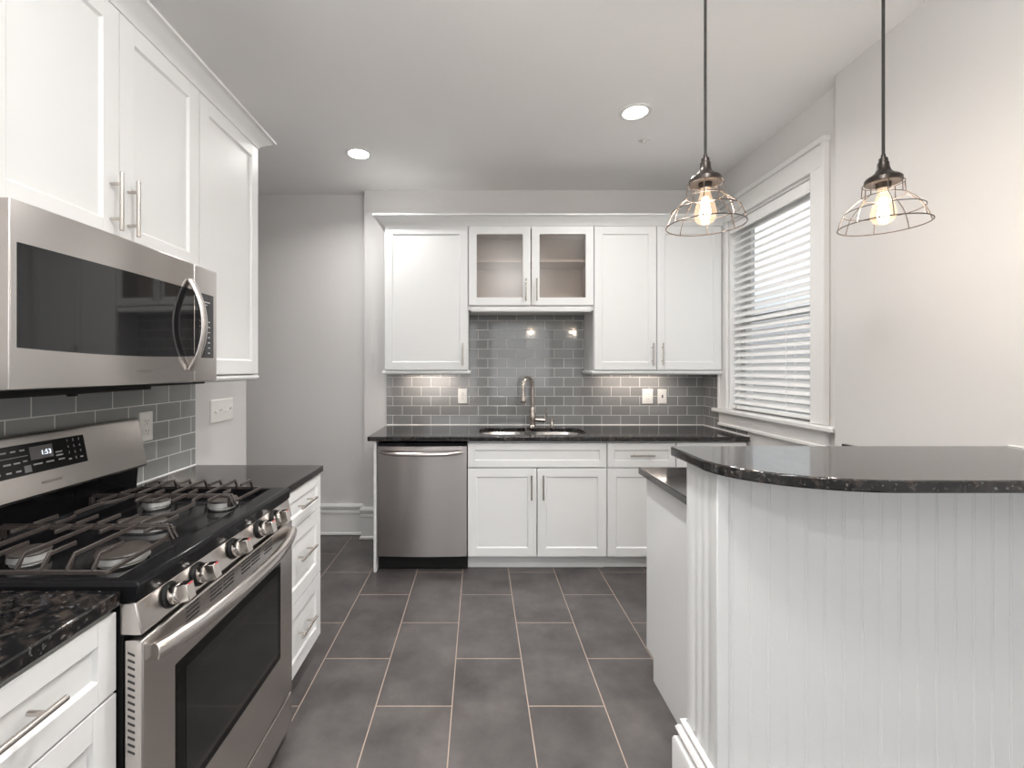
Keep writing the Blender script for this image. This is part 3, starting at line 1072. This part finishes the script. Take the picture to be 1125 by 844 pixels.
disp = MB(bgxf).box(1.180, 1.462, -0.001, 0.0020, 0.37, 0.90).build('display_panel', 'black_gloss', bgp, bevel=0.0006)
MB(bgxf).box(1.283, 1.352, 0.0018, 0.0024, 0.60, 0.83).build('clock_screen', 'clock_screen', disp)
text_mesh('clock_digits', '1:53', 0.019, 'clock_digits', disp, lambda a, b: bgxf(1.330 + a, 0.0030, 0.70 + b / gl))
for i, row in enumerate((('1', '2', '3'), ('4', '5', '6'), ('7', '8', '9'), (None, '0', None))):
    for j, ch in enumerate(row):
        yy, ww = 1.402 + j * 0.020, 0.83 - i * 0.115
        if ch:
            text_mesh('key_digit', ch, 0.011, 'legend_grey', disp, (lambda yy, ww: (lambda a, b: bgxf(yy + a, 0.0026, ww + b / gl)))(yy, ww))
        else:
            MB(bgxf).box(yy - 0.005, yy + 0.005, 0.0019, 0.0024, ww - 0.012, ww + 0.012).build('key_legend', 'legend_grey', disp)
for (yy, ww, L) in ((1.370, 0.66, 0.022), (1.370, 0.60, 0.022), (1.300, 0.52, 0.026), (1.337, 0.52, 0.024), (1.374, 0.52, 0.020),
                    (1.188, 0.80, 0.012), (1.212, 0.80, 0.016), (1.238, 0.80, 0.014), (1.263, 0.80, 0.014),
                    (1.188, 0.60, 0.014), (1.217, 0.60, 0.020), (1.243, 0.60, 0.018), (1.266, 0.61, 0.012),
                    (1.190, 0.46, 0.012), (1.218, 0.46, 0.014), (1.244, 0.46, 0.014)):
    MB(bgxf).box(yy - L / 2, yy + L / 2, 0.0019, 0.0024, ww - 0.013, ww + 0.013).build('key_legend', 'legend_grey', disp)
MB(bgxf).box(1.182, 1.276, 0.0019, 0.0023, 0.695, 0.703).build('divider_line', 'legend_grey', disp)
MB(bgxf).box(1.260, 1.280, 0.0018, 0.0024, 0.41, 0.53).build('lit_key', 'key_grey', disp)
text_mesh('brand_lettering', 'FRIGIDAIRE', 0.0115, 'engraved', bgp, lambda a, b: bgxf(1.335 + a, 0.0006, 0.17 + b / gl), 1.15)

# burners
for bx, by, br, oval in ((-0.862, 1.115, 0.056, 1), (-1.085, 1.110, 0.042, 1), (-0.862, 1.548, 0.047, 1), (-1.085, 1.548, 0.042, 1), (-0.972, 1.330, 0.034, 2.1)):
    b = MB().lathe([(br * 0.86, 0.9042), (br * 0.84, 0.907), (br * 0.80, 0.908), (br * 0.80, 0.911), (br * 0.98, 0.912), (br * 0.94, 0.9265), (br * 0.3, 0.927)],
                   (bx, by, 0), sx=oval, seg=32).build('burner', 'burner_alloy', rg)
    MB().lathe([(br * 0.4, 0.9270), (br * 0.98, 0.9275), (br * 1.0, 0.930), (br * 0.95, 0.9335), (br * 0.6, 0.9345), (0.0, 0.9345)], (bx, by, 0), sx=oval, seg=32).build('burner_cap', 'burner_cap', b)
# grates
BAR = 0.0034


def bar(m, pts, w=BAR, h=0.0048):
    """square-section cast bar along a poly-line"""
    P = [Vector(p) for p in pts]
    rings = []
    for i in range(len(P)):
        t = (P[min(i + 1, len(P) - 1)] - P[max(i - 1, 0)]).normalized()
        up = Vector((0, 0, 1))
        if abs(t.z) > 0.93:
            up = Vector((0, 1, 0))
        s = t.cross(up).normalized()
        n_ = s.cross(t)
        rings.append([tuple(P[i] + s * a * w + n_ * b * h) for a, b in ((-1, -1), (1, -1), (0.75, 1), (-0.75, 1))])
    m.loft(rings)


GX0, GX1 = -1.235, -0.795
xs = [-1.155, -1.100, -1.045, -0.990, -0.935, -0.880, -0.825]
ZB, ZT = 0.9345, 0.966


def side_grate(ya, yb, out):
    """ya..yb, out = -1 when the outer edge is at ya"""
    m = MB()
    yo, yi = (ya, yb) if out < 0 else (yb, ya)
    s = 1 if out < 0 else -1
    bar(m, [(GX0, yo, ZB), (GX1, yo, ZB)])
    bar(m, [(GX0, yi, ZT - 0.004), (GX1, yi, ZT - 0.004), (GX1 + 0.012, yi, ZB - 0.003)])
    bar(m, [(GX0, yo, ZB), (GX0, yi, ZB + 0.004)])
    bar(m, [(GX1, yo, ZB), (GX1, yi, ZB + 0.004)])
    for i, x in enumerate(xs):
        far = yi if i % 2 else yo + s * 0.085
        bar(m, [(x, yo, ZB), (x, yo + s * 0.006, ZB + 0.012), (x, yo + s * 0.018, ZT), (x, far, ZT)])
        if i % 2 == 0:
            bar(m, [(x, yi, ZT), (x, yi - s * 0.045, ZT)])
    for x in (GX0, GX1):
        for y in (yo, yi):
            m.box(x - 0.006, x + 0.006, y - 0.006, y + 0.006, 0.9292 if y == yo else 0.9292, ZB + 0.002)
    return m.build('grate', 'cast_iron', rg, bevel=0.001, seg=1)


side_grate(0.982, 1.178, -1)
side_grate(1.482, 1.678, 1)
m = MB()
for y in (1.192, 1.468):
    bar(m, [(GX0, y, ZT - 0.004), (GX1, y, ZT - 0.004), (GX1 + 0.012, y, ZB - 0.003)])
    for x in (GX0, GX1):
        m.box(x - 0.006, x + 0.006, y - 0.006, y + 0.006, 0.9292, ZT - 0.006)
for x in (xs[1], xs[3], xs[5]):
    if x == xs[3]:
        bar(m, [(x, 1.192, ZT), (x, 1.270, ZT)])
        bar(m, [(x, 1.390, ZT), (x, 1.468, ZT)])
    else:
        q = 0.030 if x > xs[3] else -0.030
        bar(m, [(x, 1.192, ZT), (x, 1.235, ZT), (x + q * 0.3, 1.262, ZT), (x + q, 1.285, ZT), (x + q, 1.375, ZT), (x + q * 0.3, 1.398, ZT), (x, 1.425, ZT), (x, 1.468, ZT)])
for x in (xs[0], xs[2], xs[4], xs[6]):
    bar(m, [(x, 1.192, ZT), (x, 1.262, ZT)])
    bar(m, [(x, 1.398, ZT), (x, 1.468, ZT)])
m.build('grate', 'cast_iron', rg, bevel=0.001, seg=1)

# ------------------------------------------------------------------ microwave
mw = thing('microwave', (-1.15, 1.33, 1.322), 'stainless over-the-range microwave with curved handle, mounted under the wall cabinet', 'microwave')
MX = -0.968
MB().box(-1.335, -1.008, 0.953, 1.708, 1.326, 1.7265).build('microwave_case', 'stainless_dark', mw, bevel=0.002)


def curved_front(y0, y1, x_back, z0, z1):
    pts = []
    for k in range(9):
        y = y0 + (y1 - y0) * k / 8
        t = (y - 1.33) / 0.38
        pts.append((MX - 0.010 * t * t + 0.004, y))
    return [(x, y, z0) for x, y in pts] + [(x_back, y1, z0), (x_back, y0, z0)]


def mwx(y):
    t = (y - 1.33) / 0.38
    return MX - 0.010 * t * t + 0.004


md = MB().prism(curved_front(0.953, 1.5625, -1.006, 1.324, 1.716), (0, 0, 0.402 - 0.0)).build('door', 'stainless', mw, bevel=0.003, seg=3)
mp_ = MB().prism(curved_front(1.5645, 1.708, -1.006, 1.324, 1.716), (0, 0, 0.402)).build('control_panel', 'stainless', mw, bevel=0.003, seg=3)


def mw_sheet(y0, y1, z0, z1, name, mat, parent, d=0.0012, n=10, arch=0.0):
    m = MB()
    front, back = [], []
    for k in range(n + 1):
        y = y0 + (y1 - y0) * k / n
        s = 1 - ((y - 1.285) / 0.33) ** 2
        zz = z0 + arch * (1 - s)
        front.append((y, zz))
    R = []
    for y, zz in front:
        x = mwx(y)
        R.append([(x + d, y, zz), (x + d, y, z1), (x - 0.002, y, z1), (x - 0.002, y, zz)])
    m.loft(R)
    return m.build(name, mat, parent)


mw_sheet(0.969, 1.5605, 1.405, 1.637, 'door_glass', 'microwave_glass', md, arch=0.010)
mw_sheet(1.5665, 1.683, 1.408, 1.634, 'keypad', 'microwave_glass', mp_, n=5)
path, rr = [], []
for k in range(21):
    t = k / 20
    s = 1 - abs(2 * t - 1) ** 2.0
    path.append((mwx(1.53) + 0.004 + 0.044 * s, 1.537, 1.366 + 0.300 * t))
    rr.append(0.0155)
MB().tube(path, rr, 16, rz=0.55).build('handle', 'stainless', md, bevel=0.001, angle=40)
m = MB()
for i in range(9):
    for j in range(3):
        y, z = 1.600 + j * 0.026, 1.425 + i * 0.0185
        if i in (4, 5, 6) or (j != 1 and i < 3) or i == 3:
            m.box(mwx(y) + 0.0010, mwx(y) + 0.0017, y - 0.006, y + 0.006, z - 0.0018, z + 0.0018)
m.build('key_legends', 'legend_grey', mp_)
m = MB()
m.box(mwx(1.625) + 0.0010, mwx(1.625) + 0.0017, 1.600, 1.655, 1.603, 1.607)
m.box(mwx(1.625) + 0.0010, mwx(1.625) + 0.0017, 1.600, 1.640, 1.594, 1.597)
m.build('display_legend', 'legend_grey', mp_)
text_mesh('brand_lettering', 'FRIGIDAIRE', 0.0105, 'engraved', md, lambda a, b: (mwx(1.325) + 0.0008, 1.325 + a, 1.362 + b), 1.1)
m = MB()
m.box(-1.325, -1.012, 0.965, 1.70, 1.3145, 1.3255)
m.box(-1.20, -1.04, 0.99, 1.46, 1.3035, 1.3145)
m.box(-1.06, -1.045, 1.18, 1.20, 1.298, 1.3035)
m.build('vent_underside', 'black_matte', mw, bevel=0.002)

# ------------------------------------------------------------------ switch and outlet plates


def outlet(xf, u, w, label, kind='duplex', width=0.073, height=0.118, group='wall plates on the tiles'):
    p = xf(u, 0, w - height / 2)
    o = thing('light_switch' if kind in ('switches', 'jack', 'decora') else 'wall_outlet', p, label, 'switch' if kind in ('switches', 'decora') else 'outlet', group)
    m = MB(xf)
    h, v = width / 2, height / 2
    m.loft([[(u - h, 0.0003, w - v), (u + h, 0.0003, w - v), (u + h, 0.0003, w + v), (u - h, 0.0003, w + v)],
            [(u - h, 0.003, w - v), (u + h, 0.003, w - v), (u + h, 0.003, w + v), (u - h, 0.003, w + v)],
            [(u - h + 0.004, 0.006, w - v + 0.004), (u + h - 0.004, 0.006, w - v + 0.004), (u + h - 0.004, 0.006, w + v - 0.004), (u - h + 0.004, 0.006, w + v - 0.004)]])
    m.build('cover_plate', 'plate_white', o)
    if kind == 'duplex':
        for s in (-1, 1):
            c = w + s * 0.0195
            r = MB(xf).box(u - 0.016, u + 0.016, 0.0055, 0.0075, c - 0.0135, c + 0.0135).build('receptacle', 'plate_white', o, bevel=0.001)
            m = MB(xf)
            m.box(u - 0.0075, u - 0.0055, 0.0072, 0.0078, c - 0.001, c + 0.008)
            m.box(u + 0.0055, u + 0.0075, 0.0072, 0.0078, c - 0.001, c + 0.008)
            m.box(u - 0.002, u + 0.002, 0.0072, 0.0078, c - 0.010, c - 0.006)
            m.build('slots', 'slot_dark', r)
    elif kind == 'decora':
        r = MB(xf).box(u - 0.0165, u + 0.0165, 0.0055, 0.0085, w - 0.033, w + 0.033).build('receptacle', 'plate_white', o, bevel=0.001)
        for s in (-1, 1):
            m = MB(xf)
            c = w + s * 0.02
            m.box(u - 0.0075, u - 0.0055, 0.0083, 0.0088, c - 0.004, c + 0.004)
            m.box(u + 0.0055, u + 0.0075, 0.0083, 0.0088, c - 0.004, c + 0.004)
            m.build('slots', 'slot_dark', r)
    elif kind == 'jack':
        r = MB(xf).box(u - 0.005, u + 0.005, 0.0055, 0.0075, w - 0.012, w + 0.012).build('toggle', 'slot_dark', o)
    elif kind == 'switches':
        for k in range(4):
            c = u + (k - 1.5) * 0.046
            m = MB(xf)
            m.box(c - 0.005, c + 0.005, 0.0055, 0.0068, w - 0.012, w + 0.012)
            up = 1 if k % 2 else -1
            m.prism([(c - 0.0035, 0.006, w - 0.004 * up), (c - 0.0035, 0.018, w + 0.007 * up), (c - 0.0035, 0.018, w + 0.011 * up), (c - 0.0035, 0.006, w + 0.005 * up)], (0.007, 0, 0))
            m.build('toggle', 'plate_white', o)
    return o


outlet(XL(TL), 1.845, 1.137, 'white duplex outlet on the grey tiles just right of the range backguard')
outlet(YB(TB), -0.130, 1.148, 'white duplex outlet on the back tiles left of the faucet')
outlet(YB(TB), 1.358, 1.146, 'wider white outlet plate on the back tiles, left plate under the corner wall cabinet', 'decora', 0.086)
o = outlet(YB(TB), 1.476, 1.146, 'narrower white plate with one dark toggle, right plate under the corner wall cabinet', 'jack', 0.072)
outlet(XL(WL), 2.405, 1.152, 'wide white four-gang switch plate on the wall at the end of the left counter', 'switches', 0.208, 0.118, group=None)

# ------------------------------------------------------------------ blind in the window
bl = thing('window_blind', (1.87, 2.91, 1.085), 'white horizontal slat blind hanging in the right window', 'blind')
BY0, BY1 = OY0 + 0.020, OY1 - 0.020
BXc = 1.852
m = MB()
m.box(BXc - 0.028, BXc + 0.026, BY0, BY1, 2.365, 2.412)
m.build('headrail', 'blind_white', bl, bevel=0.002)
m = MB()
m.box(BXc - 0.040, BXc - 0.030, BY0 + 0.004, BY1 - 0.004, 2.335, 2.395)
m.box(BXc - 0.045, BXc - 0.040, BY0 + 0.004, BY1 - 0.004, 2.335, 2.347)
m.build('valance', 'blind_white', bl, bevel=0.003)
m = MB()
m.box(BXc - 0.034, BXc + 0.028, BY0 - 0.0045, BY0 - 0.001, 2.345, 2.4145)
m.build('bracket', 'blind_white', bl)
th = math.radians(42)
proto = None
nsl = 26
pitch = (2.318 - 1.140) / (nsl - 1)
for i in range(nsl):
    z = 1.140 + i * pitch
    if proto is None:
        m = MB()
        pr = []
        for k in range(7):
            s = -0.025 + 0.05 * k / 6
            pr.append((s, 0.0025 * (1 - (s / 0.025) ** 2)))
        sec = [(s, b + 0.0013) for s, b in pr] + [(s, b - 0.0013) for s, b in pr[::-1]]
        pts = [(BXc + s * math.cos(th) - b * math.sin(th), BY0 + 0.004, z + s * math.sin(th) + b * math.cos(th)) for s, b in sec]
        m.prism(pts, (0, BY1 - BY0 - 0.008, 0))
        proto = m.build('slat', 'blind_white', bl)
    else:
        c = proto.copy()
        COL.objects.link(c)
        c.location = (0, 0, z - 1.140)
MB().box(BXc - 0.026, BXc + 0.026, BY0 + 0.004, BY1 - 0.004, 1.086, 1.108).build('bottom_rail', 'blind_white', bl, bevel=0.003)
for y in (BY0 + 0.22, BY1 - 0.10):
    m = MB()
    for sx in (-0.0275, 0.0275):
        m.tube([(BXc + sx, y, 1.10), (BXc + sx, y, 2.37)], 0.0011, 6)
    m.build('ladder_cord', 'blind_white', bl)
MB().box(BXc - 0.0275, BXc - 0.0262, BY1 - 0.060, BY1 - 0.052, 1.090, 1.106).build('cord_button', 'brass', bl)

# ------------------------------------------------------------------ peninsula: cabinet, lower counter, half wall, bar top
pc = thing('base_cabinet', (1.25, 1.78, 0), 'white peninsula base cabinet behind the raised bar, its plain end panel facing the aisle', 'cabinet')
m = MB()
m.box(0.783, 1.745, 1.464, 2.080, 0.10, 0.8845)
m.box(0.783, 1.745, 1.464, 2.010, 0.001, 0.10)
m.build('cabinet_body', 'cabinet_white', pc, bevel=0.001)
m = MB().prism([(0.765, 1.464, 0.001), (0.765, 2.015, 0.001), (0.765, 2.015, 0.10), (0.765, 2.095, 0.10), (0.765, 2.095, 0.8845), (0.765, 1.464, 0.8845)], (0.0175, 0, 0))
m.build('end_panel', 'cabinet_white', pc, bevel=0.001)
for i in range(2):
    a = 0.79 + i * 0.478
    shaker('door', lambda u, d, w: (u, 2.1015 + d, w), a, a + 0.472, 0.106, 0.698, pc)
    shaker('drawer', lambda u, d, w: (u, 2.1015 + d, w), a, a + 0.472, 0.706, 0.866, pc, fw=0.045)
slab('countertop', [(0.735, 1.464), (1.749, 1.464), (1.749, 2.120), (0.735, 2.120)], 0.885, 0.915, None,
     'black granite lower countertop of the peninsula, behind the raised bar')
o = MB().box(1.728, 1.7505, 1.466, 2.19, 0.9155, 1.012).build('splash_strip', 'granite_black', origin=(1.74, 1.8, 0.9155), bevel=0.002)
tag(o, 'low black granite upstand on the right wall, its tip just showing behind the raised bar', 'upstand')
hw = thing('half_wall', (1.2, 1.36, 0), 'white beadboard half wall carrying the raised bar top', 'half wall')
MB().box(0.664, 1.750, 1.290, 1.452, 0.0, 1.083).build('wall_core', 'cabinet_white', hw)
# fluted end board (faces the aisle)
m = MB()
fl = [0.0, 0.035, 0.047, 0.066, 0.078, 0.097, 0.109, 0.128, 0.140, 0.172]
pts = [(0.665, 1.272)]
y0 = 1.272
prof = [(0.654, y0)]
for a, b in ((0.032, 0.056), (0.072, 0.096), (0.112, 0.136)):
    for k in range(7):
        t = k / 6
        prof.append((0.654 + 0.006 * math.sin(PI * t), y0 + a + (b - a) * t))
prof += [(0.654, 1.444), (0.657, 1.452), (0.6638, 1.452), (0.6638, 1.272)]
m.prism([(x, y, 0.0) for x, y in prof], (0, 0, 1.083))
m.build('fluted_end_board', 'cabinet_white', hw, angle=50)
# front corner board and beadboard
m = MB().box(0.654, 0.688, 1.262, 1.2715, 0.0, 1.083)
m.build('corner_board', 'cabinet_white', hw, bevel=0.003)
pts = [(0.6885, 1.2895), (0.6885, 1.272)]
x = 0.700
P = 0.0515
while x < 1.74:
    for dx, dy in ((-0.0050, 0), (-0.0040, 0.0016), (-0.0026, 0.0016), (-0.0012, 0.0002), (0.0012, 0.0002), (0.0026, 0.0016), (0.0040, 0.0016), (0.0050, 0)):
        pts.append((x + dx, 1.272 + dy))
    x += P
pts += [(1.750, 1.272), (1.750, 1.2895)]
m = MB().prism([(x, y, 0.0) for x, y in pts], (0, 0, 1.083))
m.build('beadboard', 'cabinet_white', hw, angle=20)
HB = [(0, 0.001), (0.030, 0.001), (0.030, 0.180), (0.026, 0.190), (0.014, 0.197), (0.014, 0.206), (0.022, 0.212), (0.024, 0.222), (0.018, 0.232), (0.008, 0.236), (0.008, 0.242), (0.013, 0.246), (0.013, 0.254), (0.006, 0.260), (0, 0.260)]
MB().sweep([(0.665, 1.4525), (0.6535, 1.4525), (0.6535, 1.2615), (1.750, 1.2615)], HB).build('baseboard', 'trim_white', hw, angle=30)
# raised bar top with elliptical near-left corner
out = [(1.7505, 1.521), (0.640, 1.521), (0.630, 1.511)]
for k in range(25):
    a = PI + PI / 2 * k / 24
    out.append((0.978 + 0.350 * math.cos(a), 1.300 + 0.250 * math.sin(a)))
out.append((1.7505, 1.050))
slab('countertop', out, 1.0838, 1.114, None, 'raised black granite bar top with rounded end, below the pendant lights', bevel=0.005)
m = MB()
m.tube([(1.7495, 1.055, 1.1155), (1.7495, 1.518, 1.1155)], 0.003, 8)
m.build('trim_7', 'caulk', kind='structure')

# ------------------------------------------------------------------ ceiling lamps


def can(x, y, label, power=CAN_P, spread=150):
    c = thing('recessed_light', (x, y, CEIL), label, 'ceiling light', 'recessed lights in the white ceiling')
    m = MB().lathe([(0.066, -0.0002), (0.066, -0.004), (0.074, -0.0075), (0.086, -0.006), (0.089, -0.0002)], (x, y, CEIL), seg=40, cap=False)
    m.build('trim_ring', 'trim_white', c)
    MB().lathe([(0.0, -0.0030), (0.064, -0.0030), (0.0655, -0.0005), (0.0, -0.0005)], (x, y, CEIL), seg=40, cap=False).build('lens', 'lamp_lens', c)
    d = bpy.data.lights.new('can_light', 'AREA')
    d.shape = 'DISK'
    d.size = 0.12
    d.energy = power
    d.spread = math.radians(spread)
    d.color = (1.0, 0.98, 0.962)
    l = bpy.data.objects.new('can_light', d)
    l.location = (x, y, CEIL - 0.012)
    COL.objects.link(l)


can(-0.805, 3.08, 'small round recessed light glowing in the ceiling before the grey alcove wall')
can(0.878, 2.58, 'round recessed light glowing in the ceiling above the sink side, beside the sprinkler')
can(-0.43, 0.45, 'round recessed light in the ceiling between the range and the bar, above the camera', 3.6)
can(0.12, 1.60, 'unseen recessed light added as fill over the middle of the aisle, between range and peninsula', 9, 96)  # added out of view to brighten the floor and base cabinets
can(0.60, -1.80, 'unseen recessed light added as fill behind the camera on the right', 8)  # extra lamp added behind the camera for more general light
can(-0.55, -0.85, 'unseen recessed light added as fill behind the camera on the left', 9)  # second extra lamp added behind the camera to fill the room

gx, gy, gz = 0.45, 0.45, 2.57  # glowing globe added out of view to lift the ambient light
gp = thing('fill_globe', (gx, gy, gz), 'unseen white globe added as fill light on the ceiling over the aisle between range and bar', 'ceiling light')
MB().lathe([(0.075, CEIL - gz - 0.0005), (0.075, CEIL - gz - 0.02), (0.03, CEIL - gz - 0.035), (0.03, 0.09), (0.0, 0.09)], (gx, gy, gz), seg=24).build('canopy', 'nickel', gp)
MB().lathe([(0.10 * math.sin(PI * k / 16), -0.10 * math.cos(PI * k / 16)) for k in range(17)], (gx, gy, gz), seg=32, cap=False).build('globe', 'fill_globe_glass', gp)

sd = thing('sprinkler_head', (1.04, 2.886, CEIL), 'tiny white round sprinkler cap on the ceiling behind the right recessed light', 'sprinkler')
MB().lathe([(0.036, -0.0003), (0.036, -0.003), (0.024, -0.008), (0.0, -0.009)], (1.04, 2.886, CEIL)).build('escutcheon', 'trim_white', sd)
MB().lathe([(0.010, -0.0085), (0.010, -0.020), (0.016, -0.021), (0.016, -0.024), (0.0, -0.0245)], (1.04, 2.886, CEIL), seg=16).build('deflector', 'plate_white', sd)

# ------------------------------------------------------------------ pendants
PY, PZ = 1.40, 1.806


def pendant(x, label):
    p = thing('pendant_light', (x, PY, PZ), label, 'pendant light', 'wire cage pendant lights over the bar')
    c = (x, PY, PZ)
    MB().lathe([(0.060, CEIL - PZ - 0.0005), (0.060, CEIL - PZ - 0.010), (0.045, CEIL - PZ - 0.022), (0.0, CEIL - PZ - 0.024)], c, seg=28).build('canopy', 'bronze', p)
    MB().tube([(x, PY, PZ + 0.205), (x, PY, CEIL - 0.022)], 0.0042, 10).build('cord', 'cord_black', p)
    MB().lathe([(0.0055, 0.216), (0.0065, 0.206), (0.011, 0.204), (0.0125, 0.192), (0.0145, 0.190), (0.0155, 0.176), (0.020, 0.163), (0.030, 0.153), (0.041, 0.147), (0.046, 0.141), (0.047, 0.130), (0.044, 0.127), (0.020, 0.128), (0.018, 0.112), (0.0, 0.112)],
               c, seg=28).build('socket_cap', 'bronze', p)
    m = MB()
    wr = 0.0014

    def ring(r, h, w=wr):
        m.tube([(x + r * math.cos(2 * PI * k / 40), PY + r * math.sin(2 * PI * k / 40), PZ + h) for k in range(40)], w, 6, closed=True)
    ring(0.050, 0.126)
    ring(0.052, 0.088)
    ring(0.096, 0.045)
    ring(0.111, 0.0, 0.0018)
    for k in range(8):
        a = 2 * PI * (k + 0.35) / 8
        pr = [(0.050, 0.126), (0.0515, 0.105), (0.052, 0.088), (0.066, 0.078), (0.083, 0.062), (0.096, 0.045), (0.105, 0.022), (0.111, 0.0)]
        m.tube([(x + r * math.cos(a), PY + r * math.sin(a), PZ + h) for r, h in pr], wr, 6)
    m.build('wire_cage', 'wire_bronze', p)
    b = MB().lathe([(0.013, 0.112), (0.014, 0.098), (0.020, 0.080), (0.028, 0.058), (0.032, 0.038), (0.031, 0.024), (0.024, 0.010), (0.012, 0.003), (0.0, 0.001)], c, seg=28, cap=False).build('bulb', 'bulb_glass', p)
    m = MB()
    for k in range(8):
        a0 = 2 * PI * k / 8
        a1 = 2 * PI * (k + 0.5) / 8
        m.tube([(x + 0.007 * math.cos(a0), PY + 0.007 * math.sin(a0), PZ + 0.085), (x + 0.015 * math.cos(a1), PY + 0.015 * math.sin(a1), PZ + 0.032)], 0.0011, 6)
    m.build('filament', 'filament', b)
    d = bpy.data.lights.new('bulb_light', 'POINT')
    d.energy = PEND_P
    d.color = (1.0, 0.93, 0.86)
    d.shadow_soft_size = 0.02
    l = bpy.data.objects.new('bulb_light', d)
    l.location = (x, PY, PZ + 0.036)
    COL.objects.link(l)


pendant(0.690, 'wire cage pendant with glowing bulb over the rounded left end of the bar')
pendant(1.232, 'wire cage pendant with glowing bulb hanging before the plain right wall')

# ------------------------------------------------------------------ under-cabinet light strips
for (x, y, L, lab) in ((-0.385, 3.60, 0.36, 'slim light strip under the single-door wall cabinet above the dishwasher'),
                       (1.22, 3.60, 0.50, 'slim light strip under the wide wall cabinet in the right corner')):
    s = thing('under_cabinet_light', (x, y, 1.333), lab, 'light strip', 'light strips under the back wall cabinets')
    MB().box(x - L / 2, x + L / 2, y - 0.02, y + 0.02, 1.338, 1.3448).build('housing', 'plate_white', s, bevel=0.001)
    MB().box(x - L / 2 + 0.01, x + L / 2 - 0.01, y - 0.014, y + 0.014, 1.3355, 1.3378).build('diffuser', 'strip_diffuser', s)
    area('strip_light', (x, y, 1.334), (0, 0, 0), L, 0.02, UNDER_P, (1.0, 0.86, 0.76))
